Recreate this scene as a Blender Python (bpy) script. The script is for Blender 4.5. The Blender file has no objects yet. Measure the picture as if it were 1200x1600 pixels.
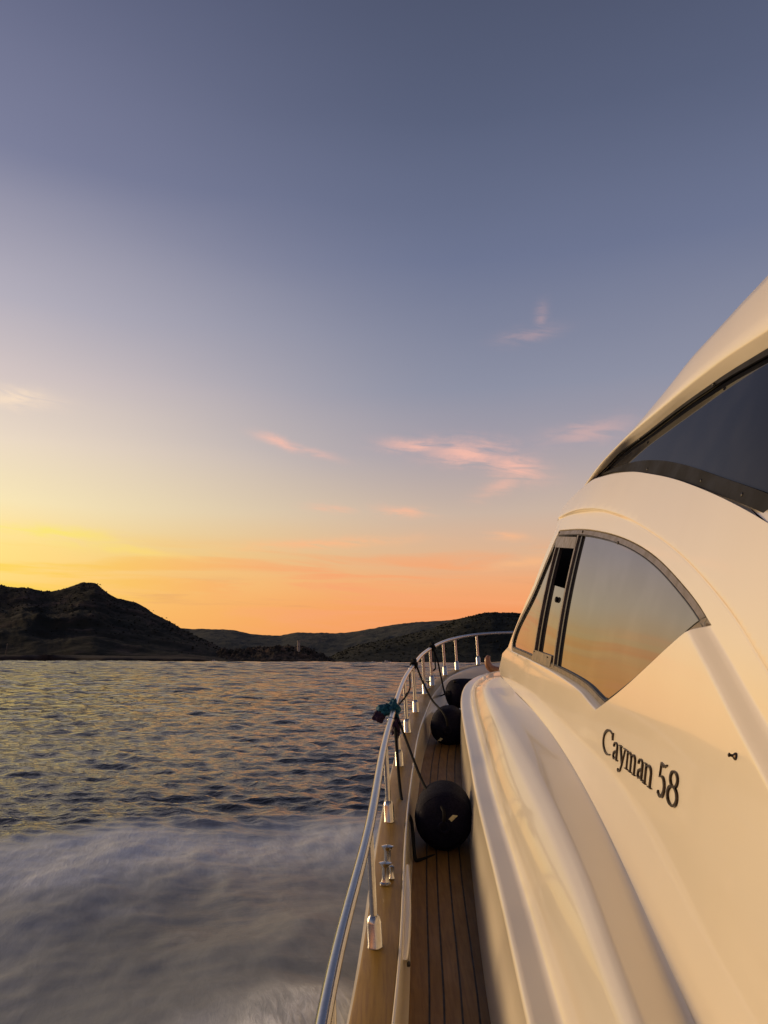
import bpy, bmesh, math, random
import numpy as np
from mathutils import Vector, Matrix
from mathutils.geometry import delaunay_2d_cdt

R = math.radians
scene = bpy.context.scene
COL = scene.collection
rng = np.random.default_rng(7)
random.seed(7)

# ------------------------------------------------------------------ camera
HE = 3.3                       # eye above the water
PITCH = math.atan(233 / 1200)
ROLL = R(0.30)
FWD = np.array([0, math.cos(PITCH), math.sin(PITCH)])
UP0 = np.array([0, -math.sin(PITCH), math.cos(PITCH)])
RT0 = np.array([1.0, 0, 0])
UPV = UP0 * math.cos(ROLL) - RT0 * math.sin(ROLL)
RTV = RT0 * math.cos(ROLL) + UP0 * math.sin(ROLL)
cd = bpy.data.cameras.new('camera')
cam = bpy.data.objects.new('camera', cd)
COL.objects.link(cam)
cd.sensor_width = 36.0
cd.lens = 27.0
cd.clip_start = 0.05
cd.clip_end = 30000
cam.matrix_world = Matrix(((RTV[0], UPV[0], -FWD[0], 0), (RTV[1], UPV[1], -FWD[1], 0),
                           (RTV[2], UPV[2], -FWD[2], HE), (0, 0, 0, 1)))
scene.camera = cam

# ------------------------------------------------------------------ sky, sun, exposure
SUN_AZ, SUN_EL = R(-62), R(7)        # azimuth from +Y, negative to port
scene.view_settings.view_transform = 'Standard'
scene.view_settings.look = 'None'
scene.view_settings.exposure = 0.0
scene.view_settings.gamma = 1.0
scene.cycles.use_denoising = True
scene.cycles.max_bounces = 6
scene.cycles.diffuse_bounces = 3
scene.cycles.glossy_bounces = 4
scene.cycles.sample_clamp_indirect = 1.5
scene.cycles.caustics_reflective = False
scene.cycles.caustics_refractive = False

def lin(c):
    out = []
    for v in c:
        v = v / 255.0
        out.append(v / 12.92 if v <= 0.04045 else ((v + 0.055) / 1.055) ** 2.4)
    return tuple(out) + (1.0,)

class NT:
    """short-hand for building node trees"""
    def __init__(s, tree):
        s.t = tree; s.n = tree.nodes; s.l = tree.links
    def new(s, typ, **kw):
        nd = s.n.new(typ)
        for k, v in kw.items():
            setattr(nd, k, v)
        return nd
    def put(s, sock, v):
        if hasattr(v, 'is_output'):
            s.l.new(v, sock)
        else:
            sock.default_value = v
    def math(s, op, a, b=0.0, c=0.0, clamp=False):
        nd = s.new('ShaderNodeMath', operation=op, use_clamp=clamp)
        s.put(nd.inputs[0], a); s.put(nd.inputs[1], b); s.put(nd.inputs[2], c)
        return nd.outputs[0]
    def maprange(s, v, a, b, c=0.0, d=1.0, smooth=True):
        nd = s.new('ShaderNodeMapRange', interpolation_type='SMOOTHSTEP' if smooth else 'LINEAR')
        s.put(nd.inputs[0], v)
        for i, q in enumerate((a, b, c, d)):
            nd.inputs[i + 1].default_value = q
        return nd.outputs[0]
    def ramp(s, fac, stops, interp='LINEAR'):
        nd = s.new('ShaderNodeValToRGB')
        nd.color_ramp.interpolation = interp
        el = nd.color_ramp.elements
        while len(el) < len(stops):
            el.new(0.5)
        for e, (p, c) in zip(el, stops):
            e.position = p; e.color = c
        s.put(nd.inputs[0], fac)
        return nd.outputs[0]
    def mix(s, f, a, b, blend='MIX'):
        nd = s.new('ShaderNodeMix', data_type='RGBA', blend_type=blend)
        s.put(nd.inputs[0], f); s.put(nd.inputs[6], a); s.put(nd.inputs[7], b)
        return nd.outputs[2]
    def noise(s, vec, scale, detail=4, rough=0.5, dist=0.0):
        nd = s.new('ShaderNodeTexNoise')
        if vec is not None:
            s.put(nd.inputs['Vector'], vec)
        nd.inputs['Scale'].default_value = scale
        nd.inputs['Detail'].default_value = detail
        nd.inputs['Roughness'].default_value = rough
        nd.inputs['Distortion'].default_value = dist
        return nd.outputs['Fac']
    def mapping(s, vec, scale=(1, 1, 1), rot=(0, 0, 0), loc=(0, 0, 0)):
        nd = s.new('ShaderNodeMapping')
        s.put(nd.inputs[0], vec)
        nd.inputs['Scale'].default_value = scale
        nd.inputs['Rotation'].default_value = rot
        nd.inputs['Location'].default_value = loc
        return nd.outputs[0]
    def comb(s, x, y, z=0.0):
        nd = s.new('ShaderNodeCombineXYZ')
        s.put(nd.inputs[0], x); s.put(nd.inputs[1], y); s.put(nd.inputs[2], z)
        return nd.outputs[0]

def build_world():
    w = bpy.data.worlds.new('World')
    scene.world = w
    w.use_nodes = True
    nt = NT(w.node_tree)
    nt.n.clear()
    geo = nt.new('ShaderNodeTexCoord').outputs['Generated']
    sep = nt.new('ShaderNodeSeparateXYZ'); nt.put(sep.inputs[0], geo)
    x, y, z = sep.outputs
    el = nt.math('MULTIPLY', nt.math('ARCSINE', z), 180 / math.pi)       # degrees
    az = nt.math('MULTIPLY', nt.math('ARCTAN2', x, y), 180 / math.pi)
    # angle from the sun's azimuth
    dif = nt.math('SUBTRACT', az, -47.0)
    dif = nt.math('ABSOLUTE', dif)
    dif = nt.math('MINIMUM', dif, nt.math('SUBTRACT', 360.0, dif))
    # gentle large-scale warp so the bands are not ruled lines
    v = nt.comb(nt.math('MULTIPLY', az, 0.03), nt.math('MULTIPLY', el, 0.12))
    warp = nt.math('MULTIPLY', nt.math('SUBTRACT', nt.noise(v, 1.0, 3), 0.5), 2.2)
    e2 = nt.math('ADD', el, nt.math('MULTIPLY', warp, nt.maprange(el, 0, 6)))
    p = nt.math('DIVIDE', e2, 60.0, clamp=True)
    def stops(lst):
        return [(e / 60.0, lin(c)) for e, c in lst]
    A = nt.ramp(p, stops([(0, (255, 196, 98)), (4, (255, 208, 110)), (7.5, (255, 224, 130)), (10.5, (254, 236, 186)),
                          (14.5, (245, 226, 202)), (19, (220, 204, 200)), (24, (186, 180, 192)), (33, (126, 129, 157)),
                          (44, (97, 102, 131)), (60, (76, 84, 112))]))
    B = nt.ramp(p, stops([(0, (248, 150, 98)), (3.5, (250, 158, 102)), (5.5, (247, 171, 118)), (8, (227, 182, 146)),
                          (11, (206, 182, 165)), (15.5, (168, 160, 170)), (20, (143, 146, 166)), (29, (110, 118, 147)),
                          (38, (89, 97, 124)), (45, (78, 85, 110)), (60, (68, 76, 101))]))
    Cc = nt.ramp(p, stops([(0, (150, 122, 128)), (5, (156, 128, 132)), (12, (138, 128, 142)), (22, (112, 114, 138)),
                           (40, (86, 93, 120)), (60, (70, 78, 104))]))
    col = nt.mix(nt.maprange(dif, 10, 56), A, B)
    col = nt.mix(nt.maprange(dif, 75, 150), col, Cc)
    # afterglow where the sun went down
    gl = nt.math('MULTIPLY', nt.maprange(dif, 4, 34, 1, 0), nt.maprange(nt.math('ABSOLUTE', nt.math('SUBTRACT', el, 5)), 0, 8, 1, 0))
    col = nt.mix(nt.math('MULTIPLY', gl, 0.28), col, (1.0, 0.66, 0.20, 1), 'ADD')
    # ---- low streaky cloud deck, orange, between 1 and 9 degrees
    sv = nt.comb(nt.math('MULTIPLY', az, 0.05), nt.math('ADD', nt.math('MULTIPLY', el, 0.62), nt.math('MULTIPLY', az, 0.012)))
    s1 = nt.noise(sv, 1.0, 6, 0.6, 0.6)
    low = nt.math('MULTIPLY', nt.maprange(s1, 0.46, 0.60), nt.math('MULTIPLY', nt.maprange(el, 1.2, 3.2), nt.maprange(el, 6.2, 9.2, 1, 0)))
    lowcol = nt.mix(nt.maprange(dif, 14, 44), (1.0, 0.72, 0.09, 1), (0.97, 0.39, 0.17, 1))
    col = nt.mix(nt.math('MULTIPLY', low, 0.85), col, lowcol)
    s2 = nt.noise(nt.mapping(sv, loc=(4.3, 9.1, 0)), 1.6, 5, 0.6, 0.4)
    dk = nt.math('MULTIPLY', nt.maprange(s2, 0.56, 0.7), nt.math('MULTIPLY', nt.maprange(el, 2, 3.5), nt.maprange(el, 5, 7, 1, 0)))
    col = nt.mix(nt.math('MULTIPLY', dk, 0.22), col, (0.62, 0.27, 0.16, 1))
    # ---- a few high pink wisps: (azimuth, elevation, length, thickness, tilt, strength)
    wisps = [(2.8, 15.9, 2.6, 0.45, -0.04, 1.0), (6.5, 15.3, 3.2, 0.85, -0.10, 1.0), (9.8, 14.2, 2.2, 0.85, -0.22, 0.95), (9.0, 12.9, 1.8, 0.6, 0.40, 0.55),
             (-8.0, 16.0, 1.6, 0.36, -0.27, 1.0), (-5.5, 15.3, 1.8, 0.30, -0.2, 0.5), (1.5, 11.0, 1.8, 0.36, -0.06, 1.0), (-4.0, 11.2, 1.6, 0.30, -0.05, 0.7),
             (9.2, 9.1, 1.4, 0.28, -0.05, 0.9), (-27.0, 17.3, 2.6, 0.6, 0.05, 0.9), (11.3, 23.6, 2.0, 0.5, 0.10, 0.24),
             (12.3, 24.8, 0.5, 0.9, 0.5, 0.22), (-5.5, 8.5, 6.5, 0.38, 0.06, 1.0), (10.5, 7.2, 2.8, 0.40, 0.15, 0.8),
             (15.5, 16.4, 3.0, 0.7, 0.1, 0.36), (-23, 8.6, 5.0, 0.4, -0.04, 0.9), (-17, 7.6, 5.5, 0.35, -0.05, 0.9)]
    fib = nt.noise(nt.comb(nt.math('MULTIPLY', az, 0.26), nt.math('MULTIPLY_ADD', az, 0.16, nt.math('MULTIPLY', el, 1.5))), 1.0, 5, 0.56, 0.9)
    fib = nt.maprange(fib, 0.26, 0.62)
    wob = nt.math('MULTIPLY', nt.math('SUBTRACT', nt.noise(nt.comb(nt.math('MULTIPLY', az, 0.5), nt.math('MULTIPLY', el, 0.7)), 1.0, 5, 0.65), 0.5), 2.0)
    total = None
    for (a0, e0, la, th, tilt, st) in wisps:
        da = nt.math('MULTIPLY_ADD', az, 1 / la, -a0 / la)
        de = nt.math('ADD', nt.math('MULTIPLY_ADD', da, -tilt * la / th, nt.math('MULTIPLY_ADD', el, 1 / th, -e0 / th)), wob)
        q = nt.math('MULTIPLY_ADD', da, da, nt.math('MULTIPLY', de, de))
        g = nt.math('MULTIPLY', nt.math('EXPONENT', nt.math('MULTIPLY', q, -1.0)), st)
        total = g if total is None else nt.math('MAXIMUM', total, g)
    wf = nt.math('MULTIPLY', total, fib, clamp=True)
    wcol = nt.mix(nt.maprange(el, 7, 15), (0.98, 0.50, 0.24, 1), (0.96, 0.52, 0.42, 1))
    wcol = nt.mix(nt.maprange(dif, 20, 42), nt.mix(nt.maprange(el, 9, 14), (1.0, 0.84, 0.16, 1), (1.0, 0.78, 0.58, 1)), wcol)
    col = nt.mix(nt.math('MULTIPLY', wf, 0.95), col, wcol)
    # below the horizon: dim sea colour (only seen by stray rays)
    col = nt.mix(nt.maprange(el, -1.0, -0.05, 1, 0), col, (0.10, 0.085, 0.08, 1))
    bg = nt.new('ShaderNodeBackground'); nt.put(bg.inputs[0], col); bg.inputs[1].default_value = 0.94
    sky = nt.new('ShaderNodeTexSky', sky_type='NISHITA')
    sky.sun_disc = False
    sky.sun_elevation = R(1.0)
    sky.sun_rotation = SUN_AZ
    sky.dust_density = 2.0
    bg2 = nt.new('ShaderNodeBackground'); nt.put(bg2.inputs[0], sky.outputs[0]); bg2.inputs[1].default_value = 0.02
    add = nt.new('ShaderNodeAddShader')
    nt.l.new(bg.outputs[0], add.inputs[0]); nt.l.new(bg2.outputs[0], add.inputs[1])
    out = nt.new('ShaderNodeOutputWorld')
    nt.l.new(add.outputs[0], out.inputs[0])
build_world()

sd = bpy.data.lights.new('sun', 'SUN')
sd.energy = 3.8
sd.angle = R(30)
sd.color = (1.0, 0.69, 0.37)
sun = bpy.data.objects.new('sun', sd)
COL.objects.link(sun)
_s = Vector((math.sin(SUN_AZ) * math.cos(SUN_EL), math.cos(SUN_AZ) * math.cos(SUN_EL), math.sin(SUN_EL)))
sun.rotation_euler = _s.to_track_quat('Z', 'Y').to_euler()
sun.location = (-30, 20, 30)

# ------------------------------------------------------------------ helpers
def ray(px, py):
    """direction through a point of the photograph's 1200 x 1600 frame, scaled so that y = 1"""
    d = FWD + RTV * ((px - 600) / 1200) + UPV * ((800 - py) / 1200)
    return d / d[1]

def pchip(xs, ys):
    xs = np.array(xs, float); ys = np.array(ys, float)
    h = np.diff(xs); dl = np.diff(ys) / h
    m = np.zeros(len(xs))
    m[0], m[-1] = dl[0], dl[-1]
    for i in range(1, len(xs) - 1):
        if dl[i - 1] * dl[i] > 0:
            w1 = 2 * h[i] + h[i - 1]; w2 = h[i] + 2 * h[i - 1]
            m[i] = (w1 + w2) / (w1 / dl[i - 1] + w2 / dl[i])
    def f(x):
        x = np.asarray(x, float)
        i = np.clip(np.searchsorted(xs, x) - 1, 0, len(xs) - 2)
        t = (x - xs[i]) / h[i]
        y = ((1 + 2 * t) * (1 - t) ** 2 * ys[i] + t * (1 - t) ** 2 * h[i] * m[i]
             + t * t * (3 - 2 * t) * ys[i + 1] + t * t * (t - 1) * h[i] * m[i + 1])
        y = np.where(x < xs[0], ys[0] + m[0] * (x - xs[0]), y)
        return np.where(x > xs[-1], ys[-1] + m[-1] * (x - xs[-1]), y)
    return f

def smooth_fn(xs, ys, k=3):
    """pchip sampled then lightly averaged, so surfaces reflect without kinks"""
    f = pchip(xs, ys)
    g = np.linspace(xs[0] - 2, xs[-1] + 2, 7001)
    v = f(g)
    w = np.hanning(901); w /= w.sum()
    for _ in range(k - 1):
        v = np.convolve(np.pad(v, 450, mode='reflect', reflect_type='odd'), w, mode='valid')
    return lambda x: np.interp(x, g, v)

def sstep(x, a, b):
    t = np.clip((np.asarray(x, float) - a) / (b - a), 0, 1)
    return t * t * (3 - 2 * t)

def vnoise(x, y, seed=0):
    """value noise on a lattice"""
    x = np.asarray(x, float); y = np.asarray(y, float)
    xi = np.floor(x).astype(np.int64); yi = np.floor(y).astype(np.int64)
    fx = x - xi; fy = y - yi
    fx = fx * fx * (3 - 2 * fx); fy = fy * fy * (3 - 2 * fy)
    def hsh(a, b):
        n = (a * 374761393 + b * 668265263 + seed * 982451653) & 0x7fffffff
        n = ((n ^ (n >> 13)) * 1274126177) & 0x7fffffff
        return ((n ^ (n >> 16)) & 0xffff) / 65535.0
    return (hsh(xi, yi) * (1 - fx) + hsh(xi + 1, yi) * fx) * (1 - fy) + (hsh(xi, yi + 1) * (1 - fx) + hsh(xi + 1, yi + 1) * fx) * fy

def fbm(x, y, oct=5, seed=0, gain=0.5):
    s = 0; a = 1; t = 0
    for o in range(oct):
        s = s + a * vnoise(x * 2 ** o, y * 2 ** o, seed + o * 17)
        t += a; a *= gain
    return s / t - 0.5

def tag(o, label=None, cat=None, group=None, kind=None):
    if label: o['label'] = label
    if cat: o['category'] = cat
    if group: o['group'] = group
    if kind: o['kind'] = kind
    return o

def empty(name, loc):
    o = bpy.data.objects.new(name, None)
    o.location = loc
    o.empty_display_size = 0.3
    COL.objects.link(o)
    return o

ORIGIN = {}
def make(name, verts, faces, mat, parent=None, smooth=True, normals=None, sharp=None):
    """one mesh object; verts are in world space, stored relative to the thing's base"""
    org = np.zeros(3)
    if parent is not None:
        root = parent
        while root.parent is not None:
            root = root.parent
        org = np.array(root.location)
    V = np.asarray(verts, float) - org
    me = bpy.data.meshes.new(name)
    me.from_pydata(V.tolist(), [], [list(map(int, f)) for f in faces])
    me.update()
    if mat is not None:
        me.materials.append(mat)
    if smooth:
        me.polygons.foreach_set('use_smooth', [True] * len(me.polygons))
        if sharp:
            me.set_sharp_from_angle(angle=R(sharp))
    if normals is not None:
        me.normals_split_custom_set_from_vertices([tuple(n) for n in normals])
    o = bpy.data.objects.new(name, me)
    COL.objects.link(o)
    if parent is not None:
        o.parent = parent
    return o

def grid_faces(nr, nc, closed=False, off=0):
    f = []
    for i in range(nr - 1):
        for j in range(nc if closed else nc - 1):
            k = (j + 1) % nc
            f.append((off + i * nc + j, off + i * nc + k, off + (i + 1) * nc + k, off + (i + 1) * nc + j))
    return f

def tube(path, rad, n=12, caps=True):
    """verts, faces of a tube along a path (list of points); rad scalar or list"""
    P = np.asarray(path, float)
    r = np.full(len(P), rad) if np.isscalar(rad) else np.asarray(rad, float)
    T = np.gradient(P, axis=0)
    T /= np.linalg.norm(T, axis=1)[:, None]
    ref = np.array([0, 0, 1.0]) if abs(T[0][2]) < 0.9 else np.array([1.0, 0, 0])
    u = np.cross(T[0], ref); u /= np.linalg.norm(u)
    V = []
    for i in range(len(P)):
        u = u - T[i] * np.dot(u, T[i]); u /= np.linalg.norm(u)
        w = np.cross(T[i], u)
        for k in range(n):
            a = 2 * math.pi * k / n
            V.append(P[i] + r[i] * (math.cos(a) * u + math.sin(a) * w))
    F = grid_faces(len(P), n, True)
    if caps:
        F.append(tuple(range(n))[::-1])
        F.append(tuple((len(P) - 1) * n + k for k in range(n)))
    return V, F

def lathe(profile, center, axis=(0, 0, 1), n=24):
    """profile: (radius, height) pairs along the axis"""
    ax = np.array(axis, float); ax /= np.linalg.norm(ax)
    ref = np.array([0, 0, 1.0]) if abs(ax[2]) < 0.9 else np.array([1.0, 0, 0])
    u = np.cross(ax, ref); u /= np.linalg.norm(u); w = np.cross(ax, u)
    V = []
    for (r, h) in profile:
        for k in range(n):
            a = 2 * math.pi * k / n
            V.append(np.array(center) + ax * h + r * (math.cos(a) * u + math.sin(a) * w))
    F = grid_faces(len(profile), n, True)
    F.append(tuple(range(n))[::-1]); F.append(tuple((len(profile) - 1) * n + k for k in range(n)))
    return V, F

def join(*parts):
    V, F = [], []
    for v, f in parts:
        o = len(V)
        V.extend(v); F.extend(tuple(o + i for i in q) for q in f)
    return V, F

def catmull(pts, n):
    P = np.asarray(pts, float)
    d = np.r_[0, np.cumsum(np.linalg.norm(np.diff(P, axis=0), axis=1))]
    t = np.linspace(0, d[-1], n)
    return np.stack([pchip(d, P[:, k])(t) for k in range(P.shape[1])], 1)

# ------------------------------------------------------------------ materials
def mat(name):
    m = bpy.data.materials.new(name)
    m.use_nodes = True
    nt = NT(m.node_tree)
    b = nt.n['Principled BSDF']
    return m, nt, b

def bump(nt, b, h, dist, strength=1.0):
    bp = nt.new('ShaderNodeBump')
    bp.inputs['Strength'].default_value = strength
    bp.inputs['Distance'].default_value = dist
    nt.put(bp.inputs['Height'], h)
    nt.put(b.inputs['Normal'], bp.outputs[0])

def obj_co(nt):
    return nt.new('ShaderNodeTexCoord').outputs['Object']

def m_gelcoat():
    m, nt, b = mat('gelcoat')
    co = obj_co(nt)
    n1 = nt.noise(co, 1.3, 2, 0.5)
    n2 = nt.noise(nt.mapping(co, scale=(5, 4, 0.5)), 1.0, 2, 0.5)       # faint runs of salt water
    c = nt.mix(n1, (0.82, 0.755, 0.62, 1), (0.77, 0.695, 0.55, 1))
    c = nt.mix(nt.math('MULTIPLY', n2, 0.16), c, (0.60, 0.50, 0.36, 1))
    nt.put(b.inputs['Base Color'], c)
    b.inputs['Roughness'].default_value = 0.28
    b.inputs['IOR'].default_value = 1.5
    b.inputs['Coat Weight'].default_value = 0.6
    b.inputs['Coat Roughness'].default_value = 0.055
    bump(nt, b, nt.noise(co, 2.2, 1), 0.003, 0.2)
    return m

def m_teak(name, c1, c2, rough=0.5, gloss=0.0):
    m, nt, b = mat(name)
    co = obj_co(nt)
    oi = nt.new('ShaderNodeObjectInfo').outputs['Random']
    v = nt.new('ShaderNodeVectorMath', operation='ADD'); nt.put(v.inputs[0], co)
    nt.put(v.inputs[1], nt.comb(nt.math('MULTIPLY', oi, 7.0), nt.math('MULTIPLY', oi, 3.0), 0.0))
    g = nt.noise(nt.mapping(v.outputs[0], scale=(60, 1.6, 30)), 1.0, 5, 0.62, 0.5)
    g2 = nt.noise(v.outputs[0], 2.5, 4, 0.6)
    c = nt.mix(nt.maprange(g, 0.3, 0.72), c1, c2)
    c = nt.mix(nt.math('MULTIPLY', nt.maprange(g2, 0.35, 0.75), 0.35), c, tuple(q * 0.55 for q in c1[:3]) + (1,))
    hv = nt.new('ShaderNodeHueSaturation'); nt.put(hv.inputs['Color'], c)
    nt.put(hv.inputs['Value'], nt.math('ADD', 0.86, nt.math('MULTIPLY', oi, 0.28)))
    nt.put(b.inputs['Base Color'], hv.outputs[0])
    nt.put(b.inputs['Roughness'], nt.maprange(g2, 0.2, 0.8, rough - 0.08, rough + 0.1))
    b.inputs['Coat Weight'].default_value = gloss
    b.inputs['Coat Roughness'].default_value = 0.15
    bump(nt, b, g, 0.0012, 0.5)
    return m

def m_plain(name, c, rough=0.5, metal=0.0, noise=0.0, nscale=20.0, spec=0.5, bumpd=0.0):
    m, nt, b = mat(name)
    co = obj_co(nt)
    n = nt.noise(co, nscale, 5, 0.6)
    dark = tuple(q * (1 - noise) for q in c[:3]) + (1,)
    nt.put(b.inputs['Base Color'], nt.mix(nt.maprange(n, 0.3, 0.7), tuple(c[:3]) + (1,), dark))
    nt.put(b.inputs['Roughness'], nt.maprange(n, 0.25, 0.8, max(0.02, rough * 0.8), min(1, rough * 1.25)))
    b.inputs['Metallic'].default_value = metal
    b.inputs['Specular IOR Level'].default_value = spec
    if bumpd:
        bump(nt, b, n, bumpd, 0.6)
    return m

def m_glass(name, tint, ior=1.5, rough=0.02, metal=0.0):
    m, nt, b = mat(name)
    co = obj_co(nt)
    n = nt.noise(co, 3, 2, 0.5)
    nt.put(b.inputs['Base Color'], nt.mix(nt.maprange(n, 0.4, 0.75), tint, tuple(min(1, q * 1.15 + 0.006) for q in tint[:3]) + (1,)))
    b.inputs['Roughness'].default_value = rough
    b.inputs['IOR'].default_value = ior
    b.inputs['Metallic'].default_value = metal
    bump(nt, b, nt.noise(co, 1.1, 1), 0.003, 0.25)
    return m

M_GEL = m_gelcoat()
M_DECK = m_teak('teak_deck', (0.21, 0.112, 0.024, 1), (0.135, 0.066, 0.013, 1), 0.55)
M_CAP = m_teak('teak_cap', (0.37, 0.215, 0.026, 1), (0.26, 0.14, 0.015, 1), 0.45, 0.1)
M_CAULK = m_plain('caulk', (0.012, 0.011, 0.011), 0.6)
M_STEEL = m_plain('polished_steel', (0.50, 0.49, 0.48), 0.18, 1.0, 0.12, 60)
M_FRAME = m_plain('window_frame', (0.20, 0.165, 0.14), 0.42, 0.55, 0.45, 14)
M_RUBBER = m_plain('rubber_seal', (0.018, 0.018, 0.02), 0.45, 0, 0.3, 30)
M_DARKFRAME = m_plain('dark_frame', (0.014, 0.014, 0.016), 0.7, 0.0, 0.0, 4, 0.1)
M_SCREW = m_plain('screw', (0.03, 0.027, 0.025), 0.4, 0.7, 0.3, 50)
M_GLASS = m_glass('mirror_tint_glass', (0.215, 0.205, 0.215, 1), 1.5, 0.015, 0.92)
M_UGLASS = m_glass('dark_tint_glass', (0.008, 0.009, 0.013, 1), 1.13, 0.03, 0.0)
M_NAVY = m_plain('navy_cover', (0.007, 0.007, 0.019), 0.85, 0, 0.35, 90, 0.12, 0.002)
M_ROPE = m_plain('black_rope', (0.010, 0.010, 0.011), 0.9, 0, 0.4, 200, 0.2, 0.001)
M_TAG = m_plain('fender_tag', (0.62, 0.56, 0.30), 0.7, 0, 0.2, 60)
M_TEAL = m_plain('teal_cloth', (0.006, 0.10, 0.175), 0.8, 0, 0.5, 25, 0.3, 0.002)
M_PURPLE = m_plain('purple_cloth', (0.030, 0.013, 0.045), 0.85, 0, 0.5, 25, 0.3, 0.002)
M_BRONZE = m_plain('letter_metal', (0.060, 0.042, 0.030), 0.32, 0.85, 0.35, 40)
M_DARK_BACK = m_plain('dark_backing', (0.035, 0.028, 0.022), 0.8, 0, 0.3, 6)  # near-black colour puts the cabin's inner shade into the panel
M_CURTAIN = m_plain('curtain', (0.16, 0.09, 0.06), 0.9, 0, 0.3, 10)
M_WOOD2 = m_teak('varnished_chock', (0.42, 0.19, 0.075, 1), (0.30, 0.125, 0.05, 1), 0.35, 0.4)
M_STONE = m_plain('tower_stone', (0.52, 0.44, 0.34), 0.9, 0, 0.35, 0.6)
M_WHITE = m_plain('white_paint', (0.72, 0.70, 0.66), 0.4, 0, 0.15, 1)
M_POLE = m_plain('weathered_pole', (0.16, 0.13, 0.10), 0.9, 0, 0.3, 1)

# ------------------------------------------------------------------ the sea
def m_sea():
    m, nt, b = mat('sea_water')
    co = nt.new('ShaderNodeNewGeometry').outputs['Position']
    sep = nt.new('ShaderNodeSeparateXYZ'); nt.put(sep.inputs[0], co)
    X, Y, Z = sep.outputs
    dist = nt.math('SQRT', nt.math('ADD', nt.math('MULTIPLY', X, X), nt.math('MULTIPLY', Y, Y)))
    # wash thrown out by the bow, streaked along the boat's run
    at = nt.new('ShaderNodeAttribute', attribute_name='wash').outputs['Fac']
    cu = nt.new('ShaderNodeAttribute', attribute_name='curl').outputs['Fac']
    rot = nt.mapping(co, rot=(0, 0, R(-14)))
    f2 = nt.noise(nt.mapping(rot, scale=(4.0, 1.2, 1)), 1.0, 6, 0.65, 1.2)
    f3 = nt.noise(nt.mapping(rot, scale=(14.0, 2.6, 1)), 1.0, 4, 0.65, 0.8)
    det = nt.math('ADD', nt.math('MULTIPLY', nt.maprange(f2, 0.25, 0.75), 0.30), nt.math('MULTIPLY', nt.maprange(f3, 0.38, 0.66), nt.maprange(cu, 0.1, 0.6, 0.05, 0.35)))
    foam = nt.math('MULTIPLY', at, nt.math('ADD', det, nt.maprange(cu, 0.1, 0.6, 0.62, 0.50)), clamp=True)
    n0 = nt.noise(nt.mapping(co, scale=(0.10, 0.16, 1)), 1.0, 3, 0.5)
    n1 = nt.noise(nt.mapping(co, rot=(0, 0, R(8)), scale=(0.8, 1.5, 1)), 1.0, 4, 0.55, 0.5)
    n2 = nt.noise(nt.mapping(co, rot=(0, 0, R(-12)), scale=(4.0, 7.0, 1)), 1.0, 4, 0.6, 0.4)
    far = nt.maprange(dist, 14, 75)
    n3 = nt.noise(nt.mapping(co, rot=(0, 0, R(3)), scale=(2.0, 3.6, 1)), 1.0, 3, 0.6, 0.3)
    calm = nt.new('ShaderNodeAttribute', attribute_name='churn').outputs['Fac']
    h = nt.math('ADD', nt.math('MULTIPLY', nt.math('MULTIPLY', n1, far), 0.30), nt.math('MULTIPLY', nt.math('MULTIPLY', n2, nt.math('MULTIPLY_ADD', calm, -0.9, 1.0)), 0.05))
    h = nt.math('ADD', h, nt.math('MULTIPLY', nt.math('MULTIPLY', n0, far), 0.9))
    h = nt.math('ADD', h, nt.math('MULTIPLY', nt.math('MULTIPLY', n3, far), 0.22))
    h = nt.math('ADD', h, nt.math('MULTIPLY', nt.math('MULTIPLY', f3, foam), 0.012))
    bump(nt, b, h, 1.0, 0.9)
    # churned, air-filled water under the spray: dull and grey, no mirror left in it
    body = nt.mix(calm, (0.018, 0.020, 0.024, 1), (0.058, 0.078, 0.108, 1))
    nt.put(b.inputs['Base Color'], nt.mix(foam, body, (0.64, 0.69, 0.76, 1)))
    nt.put(b.inputs['Specular IOR Level'], nt.math('MULTIPLY_ADD', calm, -0.42, 0.5))
    r = nt.math('ADD', nt.math('MULTIPLY', foam, 0.5), nt.maprange(dist, 15, 400, 0.05, 0.16))
    nt.put(b.inputs['Roughness'], nt.math('MAXIMUM', r, nt.math('MULTIPLY', calm, 0.5)))
    b.inputs['IOR'].default_value = 1.36
    return m

def wash_mask(X, Y):
    """calm: 0..1 where the hull's wash has flattened the ripples; foam: how white it is"""
    edge = np.interp(X, [-16, -11, -6.8, -5, -3, -0.5, 4], [7.0, 11.5, 15.2, 17.0, 17.8, 18.2, 18.2])
    n = fbm(X * 0.35, Y * 0.30, 4, 5)
    d = edge - Y + 2.4 * n
    lim = sstep(X, -15, -10) * np.where(Y > -10, 1, 0) * sstep(3.5 - X, 0, 1.0)
    calm = sstep(d, -1.0, 2.5) * lim
    rim = sstep(d, -0.8, 2.6) * (1 - .80 * sstep(d, 2.0, 6.5))
    lump = sstep(fbm(X * 0.42 + Y * .12, Y * 0.36, 5, 61) + .10 * sstep(9.5 - Y, 0, 2.0), -0.02, .26) * sstep(d, 1, 5)
    foam = (.98 * rim * (1 + 1.2 * n) + .04 * sstep(d, 0, 3) + .60 * lump + .22 * sstep(-X, 2.6, 5.5) * sstep(d, 1, 4)) * lim
    return calm, foam

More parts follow.
